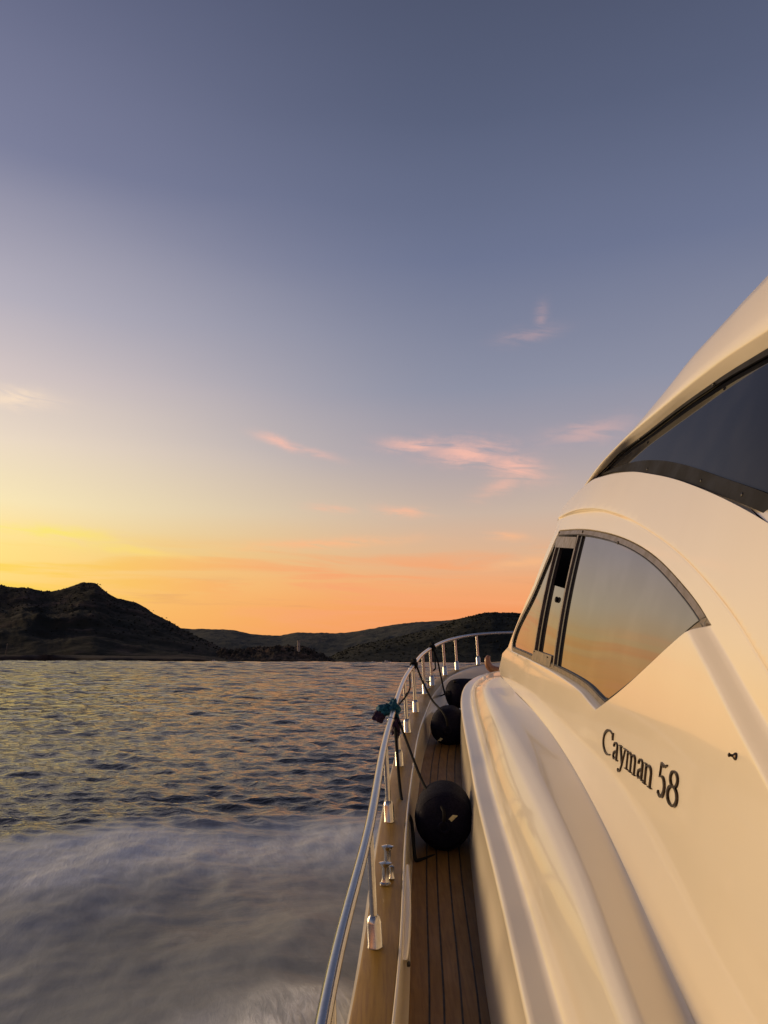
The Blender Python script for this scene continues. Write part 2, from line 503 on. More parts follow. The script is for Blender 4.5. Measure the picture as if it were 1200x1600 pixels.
def build_sea():
    az = np.concatenate([np.arange(-33, 12, 0.12), np.arange(12, 327, 1.8)])
    az = np.radians(az)
    r = [0.6, 1.2, 2.0, 3.0, 4.0]
    while r[-1] < 900: r.append(r[-1] * 1.0048 if r[-1] > 6.5 else r[-1] * 1.05)
    while r[-1] < 9000: r.append(r[-1] * 1.035)
    r = np.array(r)
    RR, AA = np.meshgrid(r, az, indexing='ij')
    X = RR * np.sin(AA); Y = RR * np.cos(AA)
    calm, foam = wash_mask(X, Y)
    Z = np.zeros_like(X)
    g = np.random.default_rng(3)
    still = 1 - 0.85 * calm
    warp = [1.6 * fbm(X / w_, Y / w_, 2, 40) for w_ in (2.5, 6.0, 20.0)]
    for i in range(80):
        L = 0.30 * (45.0 / 0.30) ** (i / 79.0) * g.uniform(0.93, 1.07)
        th = R(-98) + g.normal(0, 0.5 if L < 2 else .35)
        k = 2 * math.pi / L
        near = .075 * min(1, .75 / L) ** 1.3
        slope = near if L < .75 else near + (max(near, .052) - near) * sstep(RR / L, 9, 26)
        amp = slope / k
        ph = g.uniform(0, 6.28)
        keep = sstep(L / (RR * 0.0048 * 3.0), 0.8, 1.8)
        q = np.sin(k * (X * math.cos(th) + Y * math.sin(th)) + ph + warp[0 if L < .9 else 1 if L < 3 else 2])
        Z += amp * keep * (q + 0.3 * q * q) * still
    # the wash heaps up beside the hull
    hull_x = np.interp(Y, [0, 5, 9, 12], [-0.1, 0.1, 0.6, 1.6])
    out = hull_x - X
    heap = np.exp(-((out - 1.6 - 0.10 * (11 - Y)) / 1.5) ** 2) * sstep(12.5 - Y, 0, 4) * 0.34
    heap += calm * 0.16 * fbm(X * 0.55, Y * 0.30, 4, 11) * 2
    curl = np.exp(-((out - 0.9) / 0.7) ** 2) * sstep(8.3 - Y + .5 * fbm(X * 1.3, Y * .5, 3, 33), 0, 1.1) * (0.27 + 0.30 * fbm(X * 1.1, Y * 0.6, 3, 21))
    Z += heap + curl
    V = np.stack([X.ravel(), Y.ravel(), Z.ravel()], 1)
    nr, nc = X.shape
    i = np.arange(nr - 1)[:, None]; j = np.arange(nc)[None, :]
    a = i * nc + j; b2 = i * nc + (j + 1) % nc
    F = np.stack([a, b2, b2 + nc, a + nc], -1).reshape(-1, 4)
    me = bpy.data.meshes.new('sea')
    me.vertices.add(len(V)); me.vertices.foreach_set('co', V.ravel())
    me.loops.add(F.size); me.loops.foreach_set('vertex_index', F.ravel()[::-1].copy())
    me.polygons.add(len(F)); me.polygons.foreach_set('loop_start', np.arange(0, F.size, 4))
    me.polygons.foreach_set('use_smooth', np.ones(len(F), bool))
    me.update(calc_edges=True); me.validate()
    at = me.attributes.new('wash', 'FLOAT', 'POINT')
    at.data.foreach_set('value', np.clip(foam + 2.4 * np.maximum(curl, 0), 0, .95).ravel())
    at = me.attributes.new('curl', 'FLOAT', 'POINT')
    at.data.foreach_set('value', np.clip(2.4 * curl, 0, 1).ravel())
    at = me.attributes.new('churn', 'FLOAT', 'POINT')
    at.data.foreach_set('value', (calm * (0.86 + 0.5 * fbm(X * .5, Y * .25, 3, 77))).clip(0, 1).ravel())
    me.materials.append(m_sea())
    o = bpy.data.objects.new('sea', me)
    COL.objects.link(o)
    tag(o, kind='structure')
build_sea()

# ------------------------------------------------------------------ hills round the bay
def m_hill(name, scrub, dark, rock, rock_amt, scale):
    m, nt, b = mat(name)
    co = obj_co(nt)
    n1 = nt.noise(nt.mapping(co, scale=(1, 1, 2.5)), scale, 8, 0.62, 0.4)
    n2 = nt.noise(nt.mapping(co, scale=(1, 1, 3), loc=(400, 90, 0)), scale * 0.42, 6, 0.6, 0.9)
    c = nt.mix(nt.maprange(n1, 0.35, 0.65), scrub, dark)
    c = nt.mix(nt.math('MULTIPLY', nt.maprange(n2, 0.56 - 0.1 * rock_amt, 0.70), nt.maprange(n1, 0.35, 0.62)), c, rock)
    nt.put(b.inputs['Base Color'], c)
    b.inputs['Roughness'].default_value = 0.95
    b.inputs['Specular IOR Level'].default_value = 0.1
    bump(nt, b, n1, 1.2 / scale * 0.12, 0.8)
    return m

def terrain(name, sil, d0, d1, m, step=2.2, rough=1.0, nrow=46, power=1.15, seed=1, shorez=None, ridge_jit=1.0):
    """a hill whose crest runs through the given skyline; d0 shore, d1 crest distance"""
    px = np.arange(sil[0][0], sil[-1][0] + step, step)
    xs, ys = zip(*sil)
    py = pchip(xs, ys)(np.clip(px, xs[0], xs[-1]))
    rays = np.array([ray(a, b) for a, b in zip(px, py)])
    u = rays[:, 0]
    crest_d = d1 * (1 + 0.10 * fbm(u * 9, u * 0 + seed, 4, seed))
    crest_h = np.maximum(rays[:, 2] * crest_d + HE, 0.6)
    t = np.concatenate([np.linspace(0, 1, nrow), np.linspace(1.06, 2.0, 9)])
    V = []
    for tt in t:
        k = min(tt, 1.0)
        base_d = d0 * (1 + 0.05 * fbm(u * 14, u * 0 + seed * 3, 4, seed + 9))
        D = base_d + (crest_d - base_d) * tt
        prof = k ** power if tt <= 1 else max(0.0, 1 - (tt - 1) ** 1.4)
        x = u * D
        nz = fbm(x / (0.09 * d1), D / (0.06 * d1), 6, seed + 3, 0.55)
        amp = 0.42 * math.sin(min(k, 1) * math.pi) ** 0.8 * rough if tt < 1 else 0.0
        fine = fbm(x / (0.006 * d1), D / (0.006 * d1), 3, seed + 5) * 0.0022 * d1 * rough * ridge_jit * min(1, tt * 3)
        h = crest_h * (prof + amp * nz) + fine
        h = np.minimum(h, crest_h * D / crest_d * (1.0) + fine) if tt < 1 else h
        if tt == 0: h = np.full_like(x, -2.0)
        V.append(np.stack([x, D, np.maximum(h, -2.0)], 1))
    V = np.concatenate(V)
    o = make(name, V, grid_faces(len(t), len(px)), m)
    tag(o, kind='structure')
    return o, V.reshape(len(t), len(px), 3)

MH_NEAR = m_hill('scrub_hill', (0.022, 0.023, 0.017, 1), (0.013, 0.015, 0.012, 1), (0.10, 0.072, 0.058, 1), 1.0, 0.012)
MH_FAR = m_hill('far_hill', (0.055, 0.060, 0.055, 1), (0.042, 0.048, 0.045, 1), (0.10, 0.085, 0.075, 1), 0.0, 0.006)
MH_RIGHT = m_hill('wooded_hill', (0.020, 0.023, 0.018, 1), (0.013, 0.016, 0.013, 1), (0.04, 0.035, 0.03, 1), 0.0, 0.012)
MH_ROCK = m_hill('rocky_headland', (0.042, 0.034, 0.025, 1), (0.022, 0.020, 0.015, 1), (0.16, 0.11, 0.08, 1), 1.4, 0.05)
MH_BANK = m_hill('low_bank', (0.038, 0.032, 0.030, 1), (0.028, 0.025, 0.024, 1), (0.07, 0.058, 0.05, 1), 0.2, 0.05)

hill_a, TA = terrain('hill', [(-2600, 1000), (-1500, 960), (-900, 925), (-500, 915), (-250, 930), (-100, 905), (0, 914), (25, 918), (38, 918), (75, 924),
                              (100, 920), (118, 914), (130, 910), (148, 911), (160, 920), (180, 933), (215, 943), (240, 958),
                              (275, 977), (300, 991), (330, 1004), (352, 1018), (366, 1030), (380, 1034)], 1650, 2500, MH_NEAR, 2.0, 1.0, 60, 1.1, 4)
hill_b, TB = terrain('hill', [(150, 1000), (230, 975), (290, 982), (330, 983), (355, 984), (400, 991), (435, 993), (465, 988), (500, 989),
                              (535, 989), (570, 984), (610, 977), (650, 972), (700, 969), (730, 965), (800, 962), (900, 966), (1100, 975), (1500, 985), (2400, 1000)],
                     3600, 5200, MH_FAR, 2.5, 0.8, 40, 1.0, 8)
hill_c, TC = terrain('hill', [(495, 1036), (512, 1030), (530, 1019), (560, 1008), (600, 1000), (640, 991), (680, 980), (700, 972), (740, 961), (765, 957),
                              (800, 957), (830, 961), (900, 973), (1000, 998), (1100, 1015), (1400, 1010), (2000, 990)], 2300, 3000, MH_RIGHT, 2.0, 0.8, 44, 1.0, 15)
head, TD = terrain('headland', [(318, 1034), (330, 1028), (342, 1020), (365, 1014), (385, 1015), (400, 1013), (420, 1012), (440, 1010), (455, 1011), (470, 1013), (480, 1014),
                                (495, 1021), (512, 1028), (524, 1035)], 1900, 2050, MH_ROCK, 0.7, 2.2, 30, 0.8, 23, ridge_jit=2.6)
bank, TE = terrain('shore', [(-2600, 1022), (-600, 1021), (-100, 1022), (0, 1023), (100, 1023.5), (200, 1025), (280, 1026), (318, 1028), (334, 1033)],
                   1500, 1560, MH_BANK, 3.0, 0.4, 12, 0.35, 31, ridge_jit=0.35)

def scrub(name, T, count, size, m, seed):
    """low bushes scattered over a hill: nobody could count them"""
    g = np.random.default_rng(seed)
    bm = bmesh.new(); bmesh.ops.create_icosphere(bm, subdivisions=1, radius=1.0)
    bv = np.array([v.co[:] for v in bm.verts]); bf = np.array([[v.index for v in f.verts] for f in bm.faces]); bm.free()
    nr = 46 if T.shape[0] > 52 else T.shape[0] - 9
    i = (nr * g.random(count) ** 0.45).astype(int); j = g.integers(2, T.shape[1] - 2, count)
    c = T[np.minimum(i + (T.shape[0] - 9 - nr), T.shape[0] - 9), j] + g.normal(0, 1, (count, 3)) * np.array([4, 6, 0])
    s = size * g.uniform(0.5, 1.5, count)
    V = c[:, None, :] + bv[None] * s[:, None, None] * np.array([1.3, 1.3, 0.8]) * g.uniform(0.7, 1.3, (count, len(bv), 1))
    F = bf[None] + (np.arange(count) * len(bv))[:, None, None]
    o = make(name, V.reshape(-1, 3), F.reshape(-1, 3), m, smooth=False)
    tag(o, 'dark scrub and low trees covering the hills', 'scrub', kind='stuff')
M_SCRUB = m_plain('scrub_leaves', (0.019, 0.021, 0.015), 0.95, 0, 0.5, 0.2, 0.1)
scrub('scrub', TA, 11000, 1.8, M_SCRUB, 2)
scrub('scrub', TC, 6500, 2.3, M_SCRUB, 3)
scrub('scrub', TD, 420, 1.6, M_SCRUB, 4)

# ================================================================== the yacht
# Shapes are worked out relative to the eye (x right, y ahead, z up from eye level) and lifted by HE.
XC = 2.5                                   # centreline
YACHT = empty('motor_yacht', (XC, 4.0, 0.0))
tag(YACHT, 'cream white motor yacht with teak side deck, steel rail and dark cabin windows', 'yacht')

def mk(name, V, F, m, parent=YACHT, **kw):
    V = np.asarray(V, float).copy(); V[:, 2] += HE
    return make(name, V, F, m, parent, **kw)

def deck_z(y): return -2.004 + 0.14 * np.asarray(y, float)
def cap_z(y): return -1.754 + 0.14 * np.asarray(y, float)

def smooth_path(pts, n, k=9):
    P = catmull(pts, n)
    w = np.hanning(k + 2)[1:-1]; w /= w.sum()
    h = k // 2
    return np.stack([np.convolve(np.pad(P[:, i], h, mode='reflect', reflect_type='odd'), w, mode='valid') for i in range(P.shape[1])], 1)

RAILP = smooth_path([(-.22, -4), (-.19, 0), (-.155, 2.25), (-.058, 3.69), (.0, 5.0), (.105, 6.52), (.205, 7.68), (.334, 8.68), (.49, 9.74), (.61, 10.3),
                     (.84, 11.15), (1.08, 11.7), (1.45, 12.24), (1.95, 12.58), (2.5, 12.7)], 260, 15)
_t = np.gradient(RAILP, axis=0); _t /= np.linalg.norm(_t, axis=1)[:, None]
OUTN = np.stack([-_t[:, 1], _t[:, 0]], 1)          # outward (to port)
def side(off):
    """the sheer line moved outboard by off"""
    return RAILP + OUTN * off
def at_y(y):
    return int(np.argmin(np.abs(RAILP[:, 1] - y)))

def rows_mesh(rows, mirror=False):
    n = len(rows[0])
    V = np.concatenate(rows); F = grid_faces(len(rows), n)
    if mirror:
        M = V.copy(); M[:, 0] = 2 * XC - M[:, 0]
        F = F + [tuple(len(V) + i for i in f[::-1]) for f in F]
        V = np.concatenate([V, M])
    return V, F
def row(off, zf):
    p = side(off)
    return np.c_[p, zf(p[:, 1]) if callable(zf) else zf]
yy = RAILP[:, 1]
# hull shell from under the cap down into the water
hull_rows = []
for off, zf in ((0.022, 0.0), (0.05, 0.06), (0.05, 0.12), (0.0, 0.16)):
    p = side(off); hull_rows.append(np.c_[p, cap_z(yy) - 0.03 - zf])
for f in (0.25, 0.5, 0.75, 1.0):
    p = side(-0.02 - 0.45 * f ** 1.3)
    q = p.copy()
    q[:, 1] = p[:, 1] - 1.6 * f * sstep(yy, 6, 12.7)
    zt = cap_z(yy) - 0.2
    hull_rows.append(np.c_[q, zt + (-HE - 0.5 - zt) * f])
V, F = rows_mesh(hull_rows, True)
mk('hull', V, F, M_GEL, sharp=40)
# teak cap on the bulwark
V, F = rows_mesh([row(0.018, lambda y: cap_z(y) - 0.034), row(0.026, lambda y: cap_z(y) - 0.022), row(0.024, lambda y: cap_z(y) - 0.006), row(0.014, lambda y: cap_z(y)),
                  row(-0.124, lambda y: cap_z(y)), row(-0.132, lambda y: cap_z(y) - 0.004), row(-0.134, lambda y: cap_z(y) - 0.03)], True)
mk('cap_rail', V, F, M_CAP, sharp=35)
# bulwark: lip beside the cap, inner face down to the deck
V, F = rows_mesh([row(-0.1345, lambda y: cap_z(y) - 0.03), row(-0.1345, lambda y: cap_z(y) + 0.002), row(-0.139, lambda y: cap_z(y) + 0.006), row(-0.146, lambda y: cap_z(y) + 0.004),
                  row(-0.150, lambda y: cap_z(y) - 0.006), row(-0.158, lambda y: cap_z(y) - 0.12), row(-0.165, lambda y: deck_z(y) + 0.03), row(-0.182, lambda y: deck_z(y) - 0.006)], True)
mk('bulwark', V, F, M_GEL, sharp=50)
# deck
pl = side(-0.16); pr = pl.copy(); pr[:, 0] = 2 * XC - pr[:, 0]
V = np.concatenate([np.c_[pl, deck_z(yy) - 0.016], np.c_[pr, deck_z(yy) - 0.016]])
mk('deck', V, grid_faces(2, len(pl)), M_GEL)
sl = slice(at_y(-1.5), at_y(10.1))
def strip(o1, o2, dz, s=sl, step=3):
    a = np.c_[side(o1), deck_z(yy) + dz][s][::step]; b = np.c_[side(o2), deck_z(yy) + dz][s][::step]
    return a, b
a, b = strip(-0.172, -0.585, -0.004)
SIDE_DECK = mk('side_deck', np.concatenate([a, b]), grid_faces(2, len(a)), M_CAULK)
wd = [0.094, 0.064, 0.078, 0.073, 0.096]
o = -0.178
for w in wd:
    a, b = strip(o, o - w + 0.007, 0.0, step=6)
    a2, b2 = a - [0, 0, .02], b - [0, 0, .02]
    V = np.concatenate([a2, a + [0.0012, 0, -.0012], a + [.003, 0, 0], b - [.003, 0, 0], b - [.0012, 0, .0012], b2])
    mk('plank', V, grid_faces(6, len(a)), M_DECK, SIDE_DECK, sharp=30)
    o -= w
# ---- cabin base: coaming, grab ledge, flared panel and shelf, lofted fore and aft
ncol = 150
def path_row(pts, zf, dx=0.0, dz=0.0):
    D = smooth_path(pts, 1600, 161)
    i = int(np.argmax(D[:, 1] > 6.8))
    A = D[:i + 1]; W = D[i:]
    ya = np.linspace(-1.4, 6.8, 110)
    A = np.c_[np.interp(ya, A[:, 1], A[:, 0]), ya]
    d = np.r_[0, np.cumsum(np.linalg.norm(np.diff(W, axis=0), axis=1))]
    t = np.linspace(0, d[-1], 41)[1:]
    P = np.concatenate([A, np.c_[np.interp(t, d, W[:, 0]), np.interp(t, d, W[:, 1])]])
    return np.c_[P[:, 0] + dx, P[:, 1], zf(P[:, 1]) + dz]
P_XR = [(.31, -1.5), (.36, 0), (.43, 2.76), (.46, 3.6), (.573, 5.36), (.725, 7.45), (.86, 8.7), (1.02, 9.4), (1.34, 10.05), (1.8, 10.4), (2.5, 10.55)]
P_LD = [(.36, -1.5), (.41, 0), (.487, 2.76), (.518, 3.3), (.545, 3.86), (.60, 5.1), (.64, 5.7), (.809, 8.1), (.885, 8.7), (1.03, 9.36), (1.36, 10.0), (1.8, 10.33), (2.5, 10.48)]
P_C3 = [(.40, -1.5), (.49, 0), (.69, 2.46), (.775, 3.3), (.83, 4.37), (.868, 5.5), (.925, 7.0), (.99, 7.65), (1.13, 8.2), (1.45, 8.65), (1.9, 8.95), (2.5, 9.05)]
P_C4 = [(.44, -1.5), (.60, 0), (.859, 2.34), (1.05, 3.87), (1.12, 5.0), (1.14, 5.74), (1.165, 6.82), (1.21, 7.5), (1.40, 7.95), (1.9, 8.2), (2.5, 8.27)]
z_ld = lambda y: deck_z(y) + 0.468
z_c3 = lambda y: deck_z(y) + np.interp(y, [0, 7.3, 8.2, 9.1], [.75, .75, .70, .60])
_a4 = smooth_fn([-1.5, 0, 2.34, 3.87, 5, 5.74, 6.82, 7.6, 8.3], [.66, .67, .70, .74, .79, .80, .76, .72, .70])
z_c4 = lambda y: deck_z(y) + _a4(y)
XR, LD, C3, C4 = (path_row(P_XR, deck_z), path_row(P_LD, z_ld), path_row(P_C3, z_c3), path_row(P_C4, z_c4))
def mixr(a, b, t, dx=0, dz=0):
    return a * (1 - t) + b * t + np.array([dx, 0, dz])
LI = LD + np.array([.10, 0, .0])
rows = [XR + [0, 0, -.02], XR + [.002, 0, .012], mixr(XR, LD, .35, -.004), mixr(XR, LD, .7, -.006), LD + [-.004, 0, -.060], LD + [-.010, 0, -.034], LD + [-.016, 0, -.020],
        LD + [-.013, 0, -.004], LD + [-.002, 0, .005], LD + [.012, 0, .007], LI + [-.03, 0, .006], LI + [-.008, 0, .010], LI + [.004, 0, .026]]
for t in (.2, .4, .6, .8):
    rows.append(mixr(LI, C3, t, -.022 * math.sin(math.pi * t) + .0, .03 * (1 - t)))
rows += [mixr(LI, C3, .93, -.008), C3 + [-.004, 0, -.014], C3 + [.010, 0, .001], mixr(C3, C4, .2, 0, .004), mixr(C3, C4, .45, 0, -.004), mixr(C3, C4, .75, 0, -.008),
         C4 + [-.03, 0, -.006], C4 + [-.010, 0, -.003], C4 + [0.002, 0, .004]]
V, F = rows_mesh(rows, True)
mk('coaming', V, F, M_GEL)
# foredeck of the trunk cabin, closing the loft across the centreline
V, F = [], []
fr = C3[C3[:, 1] > 6.4]
V = np.concatenate([fr + [.02, 0, -.004], np.c_[np.full(len(fr), XC), fr[:, 1], fr[:, 2] + .02]])
mk('foredeck', *rows_mesh([V[:len(fr)], V[len(fr):]], True), M_GEL)

# ---- cabin side: X as a function of (Y, Z)
_p = smooth_fn([-1.5, 0, 2.34, 3.87, 5, 5.74, 6.82, 7.5, 9], [.44, .60, .859, 1.045, 1.115, 1.14, 1.17, 1.20, 1.28], 4)
def B(Y, Z):
    dz = np.asarray(Z, float) - z_c4(Y)
    return _p(Y) + .10 * dz + .08 * dz * dz
def hit(px, py, fn):
    """where the line of sight through a point of the photo meets the surface X = fn(Y, Z)"""
    d = ray(px, py)
    ys = np.linspace(0.6, 14, 1400)
    g = d[0] * ys - fn(ys, d[2] * ys)
    k = np.where((g[:-1] < 0) & (g[1:] >= 0))[0]
    if len(k) == 0:
        k = [int(np.argmax(g))]
    lo, hi = ys[k[0]], ys[k[0] + 1]
    for _ in range(30):
        mid = (lo + hi) / 2
        if d[0] * mid - fn(mid, d[2] * mid) < 0: lo = mid
        else: hi = mid
    return np.array([lo, d[2] * lo])
def curve(pts, fn, n=0):
    """photo points -> (Y, Z) curve on a surface"""
    P = np.array([hit(a, b, fn) for a, b in pts])
    return catmull(P, n) if n else P
def lift(YZ, fn, dx=0.0):
    return np.c_[fn(YZ[:, 0], YZ[:, 1]) + dx, YZ]
def sdist(Y, Z, C):
    """signed distance in (Y, Z) to a curve that runs aft: positive above it"""
    Y = np.asarray(Y, float); Z = np.asarray(Z, float)
    shp = Y.shape; Y = Y.ravel(); Z = Z.ravel()
    best = np.full(Y.shape, 1e9); sg = np.ones(Y.shape); par = np.zeros(Y.shape)
    L = np.r_[0, np.cumsum(np.linalg.norm(np.diff(C, axis=0), axis=1))]
    for i in range(len(C) - 1):
        a, b = C[i], C[i + 1]; ab = b - a; l2 = ab @ ab + 1e-12
        t = np.clip(((Y - a[0]) * ab[0] + (Z - a[1]) * ab[1]) / l2, 0, 1)
        dy = Y - a[0] - t * ab[0]; dz = Z - a[1] - t * ab[1]
        d = dy * dy + dz * dz
        m = d < best
        best = np.where(m, d, best)
        sg = np.where(m, np.where(ab[0] * (Z - a[1]) - ab[1] * (Y - a[0]) < 0, 1, -1), sg)
        par = np.where(m, L[i] + t * math.sqrt(l2), par)
    return (np.sqrt(best) * sg).reshape(shp), par.reshape(shp)

PX_T = [(874, 828), (905, 826), (940, 832), (975, 845), (1010, 868), (1045, 905), (1075, 945), (1093, 977)]
PX_E = [(1122, 1028), (1150, 1080), (1175, 1125), (1200, 1168), (1230, 1225), (1290, 1340)]
PX_G = [(874, 810), (886, 804), (905, 798), (930, 796), (960, 805), (1000, 829), (1050, 869), (1090, 914), (1130, 969), (1165, 1030), (1200, 1094), (1260, 1210), (1330, 1370)]
CE = curve(PX_T + PX_E, B, 70)
CG = curve(PX_G, B, 80)
LG = np.linalg.norm(np.diff(CG, axis=0), axis=1).sum()
PX_FRONT = [(781, 1060), (780, 1045), (785, 1021), (794, 1011), (834, 914), (868, 829), (871, 815), (880, 795), (893, 780), (908, 766)]
def offset(Y, Z):
    s, _ = sdist(Y, Z, CE)
    o = -.042 * sstep(s, -.075, -.006) * (1 - sstep(Y, 4.6, 6.6))
    g, q = sdist(Y, Z, CG)
    q = q / LG
    h = .042 * np.exp(-((q - .20) / .15) ** 2) + .0035
    o = o + h * sstep(g, -.014, .005) * (1 - .6 * sstep(g, .02, .5)) - .004 * np.exp(-(g / .006) ** 2)
    return o
def XW(Y, Z):
    return B(Y, Z) - offset(Y, Z)
def normals_of(fn, Y, Z, e=.002):
    df = lambda a, b: fn(a, b) - B(a, b)
    gy = (df(Y + e, Z) - df(Y - e, Z)) / (2 * e); gz = (df(Y, Z + e) - df(Y, Z - e)) / (2 * e)
    E = .04
    gy = gy + (B(Y + E, Z) - B(Y - E, Z)) / (2 * E); gz = gz + (B(Y, Z + E) - B(Y, Z - E)) / (2 * E)
    n = np.stack([-np.ones_like(gy), gy, gz], 1)
    return n / np.linalg.norm(n, axis=1)[:, None]
def inside(P, poly):
    x, y = P[:, 0], P[:, 1]
    r = np.zeros(len(P), bool)
    j = len(poly) - 1
    for i in range(len(poly)):
        xi, yi = poly[i]; xj, yj = poly[j]
        c = ((yi > y) != (yj > y)) & (x < (xj - xi) * (y - yi) / (yj - yi + 1e-15) + xi)
        r ^= c; j = i
    return r
def patch(poly, holes=(), spacing=.03, extra=(), near=None, lines=()):
    """triangulate a region of the (Y, Z) plane with inner points; outline and holes kept exactly"""
    pts = [tuple(p) for p in poly]; edges = [(i, (i + 1) % len(poly)) for i in range(len(poly))]
    for h in holes:
        o = len(pts); pts += [tuple(p) for p in h]
        edges += [(o + i, o + (i + 1) % len(h)) for i in range(len(h))]
    for ln in lines:
        k = inside(ln, poly)
        for h in holes: k &= ~inside(ln, h)
        o = len(pts); idx = {}
        for i in range(len(ln)):
            if k[i]: idx[i] = len(pts); pts.append(tuple(ln[i]))
        edges += [(idx[i], idx[i + 1]) for i in range(len(ln) - 1) if i in idx and i + 1 in idx]
    outline = np.array(pts)
    lo, hi = poly.min(0), poly.max(0)
    gy = np.arange(lo[0] + spacing / 2, hi[0], spacing); gz = np.arange(lo[1] + spacing / 2, hi[1], spacing)
    G = np.stack(np.meshgrid(gy, gz), -1).reshape(-1, 2)
    if near is not None:
        fine = spacing / 2
        G2 = np.stack(np.meshgrid(np.arange(lo[0] + fine / 2, near, fine), np.arange(lo[1] + fine / 2, hi[1], fine)), -1).reshape(-1, 2)
        G = np.concatenate([G[G[:, 0] > near], G2])
    cand = [G] + [np.asarray(e) for e in extra]
    G = np.concatenate(cand)
    keep = inside(G, poly)
    for h in holes: keep &= ~inside(G, h)
    G = G[keep]
    # keep clear of the outline
    ok = np.ones(len(G), bool)
    for i in range(0, len(outline), 200):
        d = ((G[:, None, :] - outline[None, i:i + 200]) ** 2).sum(-1).min(1)
        ok &= d > (spacing * .15) ** 2
    G = G[ok]
    allp = [Vector(p) for p in pts] + [Vector((a, b)) for a, b in G]
    vs, es, fs, *_ = delaunay_2d_cdt(allp, edges, [], 0, 1e-6)
    VV = np.array([v[:] for v in vs]); FF = np.array([f[:3] for f in fs])
    cen = VV[FF].mean(1)
    k = inside(cen, poly)
    for h in holes: k &= ~inside(cen, h)
    return VV, FF[k]
def densify(P, step):
    out = []
    for a, b in zip(P[:-1], P[1:]):
        n = max(1, int(np.linalg.norm(b - a) / step))
        out += [a + (b - a) * i / n for i in range(n)]
    return np.array(out + [P[-1]])
def orient(V3, F):
    """faces towards -X (outboard)"""
    F = np.asarray(F)
    a, b, c = V3[F[:, 0]], V3[F[:, 1]], V3[F[:, 2]]
    nx = np.cross(b - a, c - a)[:, 0]
    F = F.copy(); F[nx > 0] = F[nx > 0][:, ::-1]
    return F
def inset(poly, d):
    """move a closed outline inwards by d"""
    P = np.asarray(poly)
    e1 = P - np.roll(P, 1, 0); e2 = np.roll(P, -1, 0) - P
    area = 0.5 * np.sum(P[:, 0] * np.roll(P[:, 1], -1) - np.roll(P[:, 0], -1) * P[:, 1])
    sgn = 1 if area > 0 else -1
    def nrm(e):
        n = np.stack([-e[:, 1], e[:, 0]], 1) * sgn
        return n / (np.linalg.norm(n, axis=1)[:, None] + 1e-12)
    n1, n2 = nrm(e1), nrm(e2)
    b = n1 + n2
    b /= np.maximum(np.linalg.norm(b, axis=1)[:, None], 1e-6)
    k = np.clip(1 / np.maximum((b * n1).sum(1), .45), 1, 2.0)
    return P + b * (d * k)[:, None]

# outline of the cabin side
FRONT = curve(PX_FRONT, B)
PX_U = [(908, 766), (924, 753), (942, 745), (975, 738), (1010, 742), (1040, 749), (1075, 762), (1110, 778), (1150, 800), (1188, 824)]
CU = curve(PX_U, B, 40)
aft = np.array([[CU[-1][0] - .06, CU[-1][1] + .05], [2.05, .62], [1.7, .98], [1.2, 1.12], [-1.4, 1.0]])
bot_y = np.arange(-1.4, FRONT[0][0] - .02, .04)
bottom = np.c_[bot_y, z_c4(bot_y) + .002]
FRONT[0] = [FRONT[0][0], z_c4(FRONT[0][0]) + .002]
OUT = np.concatenate([bottom, densify(FRONT, .02), densify(np.concatenate([CU[1:], aft]), .03), np.array([[-1.4, .5], [-1.4, 0], [-1.4, -.6]])])
PX_LR = [(1074, 986), (1046, 1009), (1015, 1038), (978, 1072), (950, 1095)]
PX_BT = [(930, 1110), (921, 1100), (905, 1081), (882, 1063), (851, 1044), (822, 1029), (799, 1018)]
PX_FR = [(799, 1008), (837, 915)]
top = curve(PX_T, B, 60); lr = curve([PX_T[-1]] + PX_LR + [PX_BT[0]], B, 40); bt = curve(PX_BT, B, 50); frn = curve([PX_BT[-1]] + PX_FR + [PX_T[0]], B, 40)
WIN = np.concatenate([top[:-1], lr[:-1], bt[:-1], frn[:-1]])
extra = []
for off in (-.085, -.075, -.06, -.045, -.03, -.015, -.004):
    t = np.gradient(CE, axis=0); t /= np.linalg.norm(t, axis=1)[:, None]
    extra.append(densify(CE + np.stack([t[:, 1], -t[:, 0]], 1) * off, .012))
glines = []
for off in (-.016, -.010, -.005, .0, .005, .010):
    t = np.gradient(CG, axis=0); t /= np.linalg.norm(t, axis=1)[:, None]
    glines.append(densify(CG + np.stack([t[:, 1], -t[:, 0]], 1) * off, .02))
YZ, F = patch(OUT, [WIN], .045, [], near=4.2, lines=glines + extra)
V = lift(YZ, XW)
F = orient(V, F)
mk('cabin_side', V, F, M_GEL, normals=normals_of(XW, YZ[:, 0], YZ[:, 1]))
# reveal of the window opening: rounded edge, then straight in
def dep_at(Y): return .016 + .042 * (1 - sstep(Y, 4.2, 6.6))
def BRR(Y, Z): return B(Y, Z) + dep_at(Y)
ring = [lift(WIN, XW, .0), lift(inset(WIN, .003), XW, .002), lift(inset(WIN, .006), XW, .008), lift(inset(WIN, .010), BRR, .006)]
V = np.concatenate(ring); F = grid_faces(4, len(WIN), True)
mk('window_reveal', V, F, M_GEL, sharp=60)
# front of the cabin, running in to the centreline
fe = densify(FRONT, .06)
f0 = lift(fe, XW)
rows = [f0]
for f in (.02, .06, .15, .3, .5, .75, 1.0):
    q = f0.copy()
    q[:, 0] = f0[:, 0] + (XC - f0[:, 0]) * f
    q[:, 1] = f0[:, 1] + .75 * math.sin(f * math.pi / 2) + .0
    rows.append(q)
V, F = rows_mesh(rows[:2]); mk('cabin_front', V, F, M_GEL)
V = V.copy(); V[:, 0] = 2 * XC - V[:, 0]; mk('cabin_front', V, F, M_GEL)
V, F = rows_mesh(rows[1:], True); mk('windscreen', V, F, M_UGLASS)

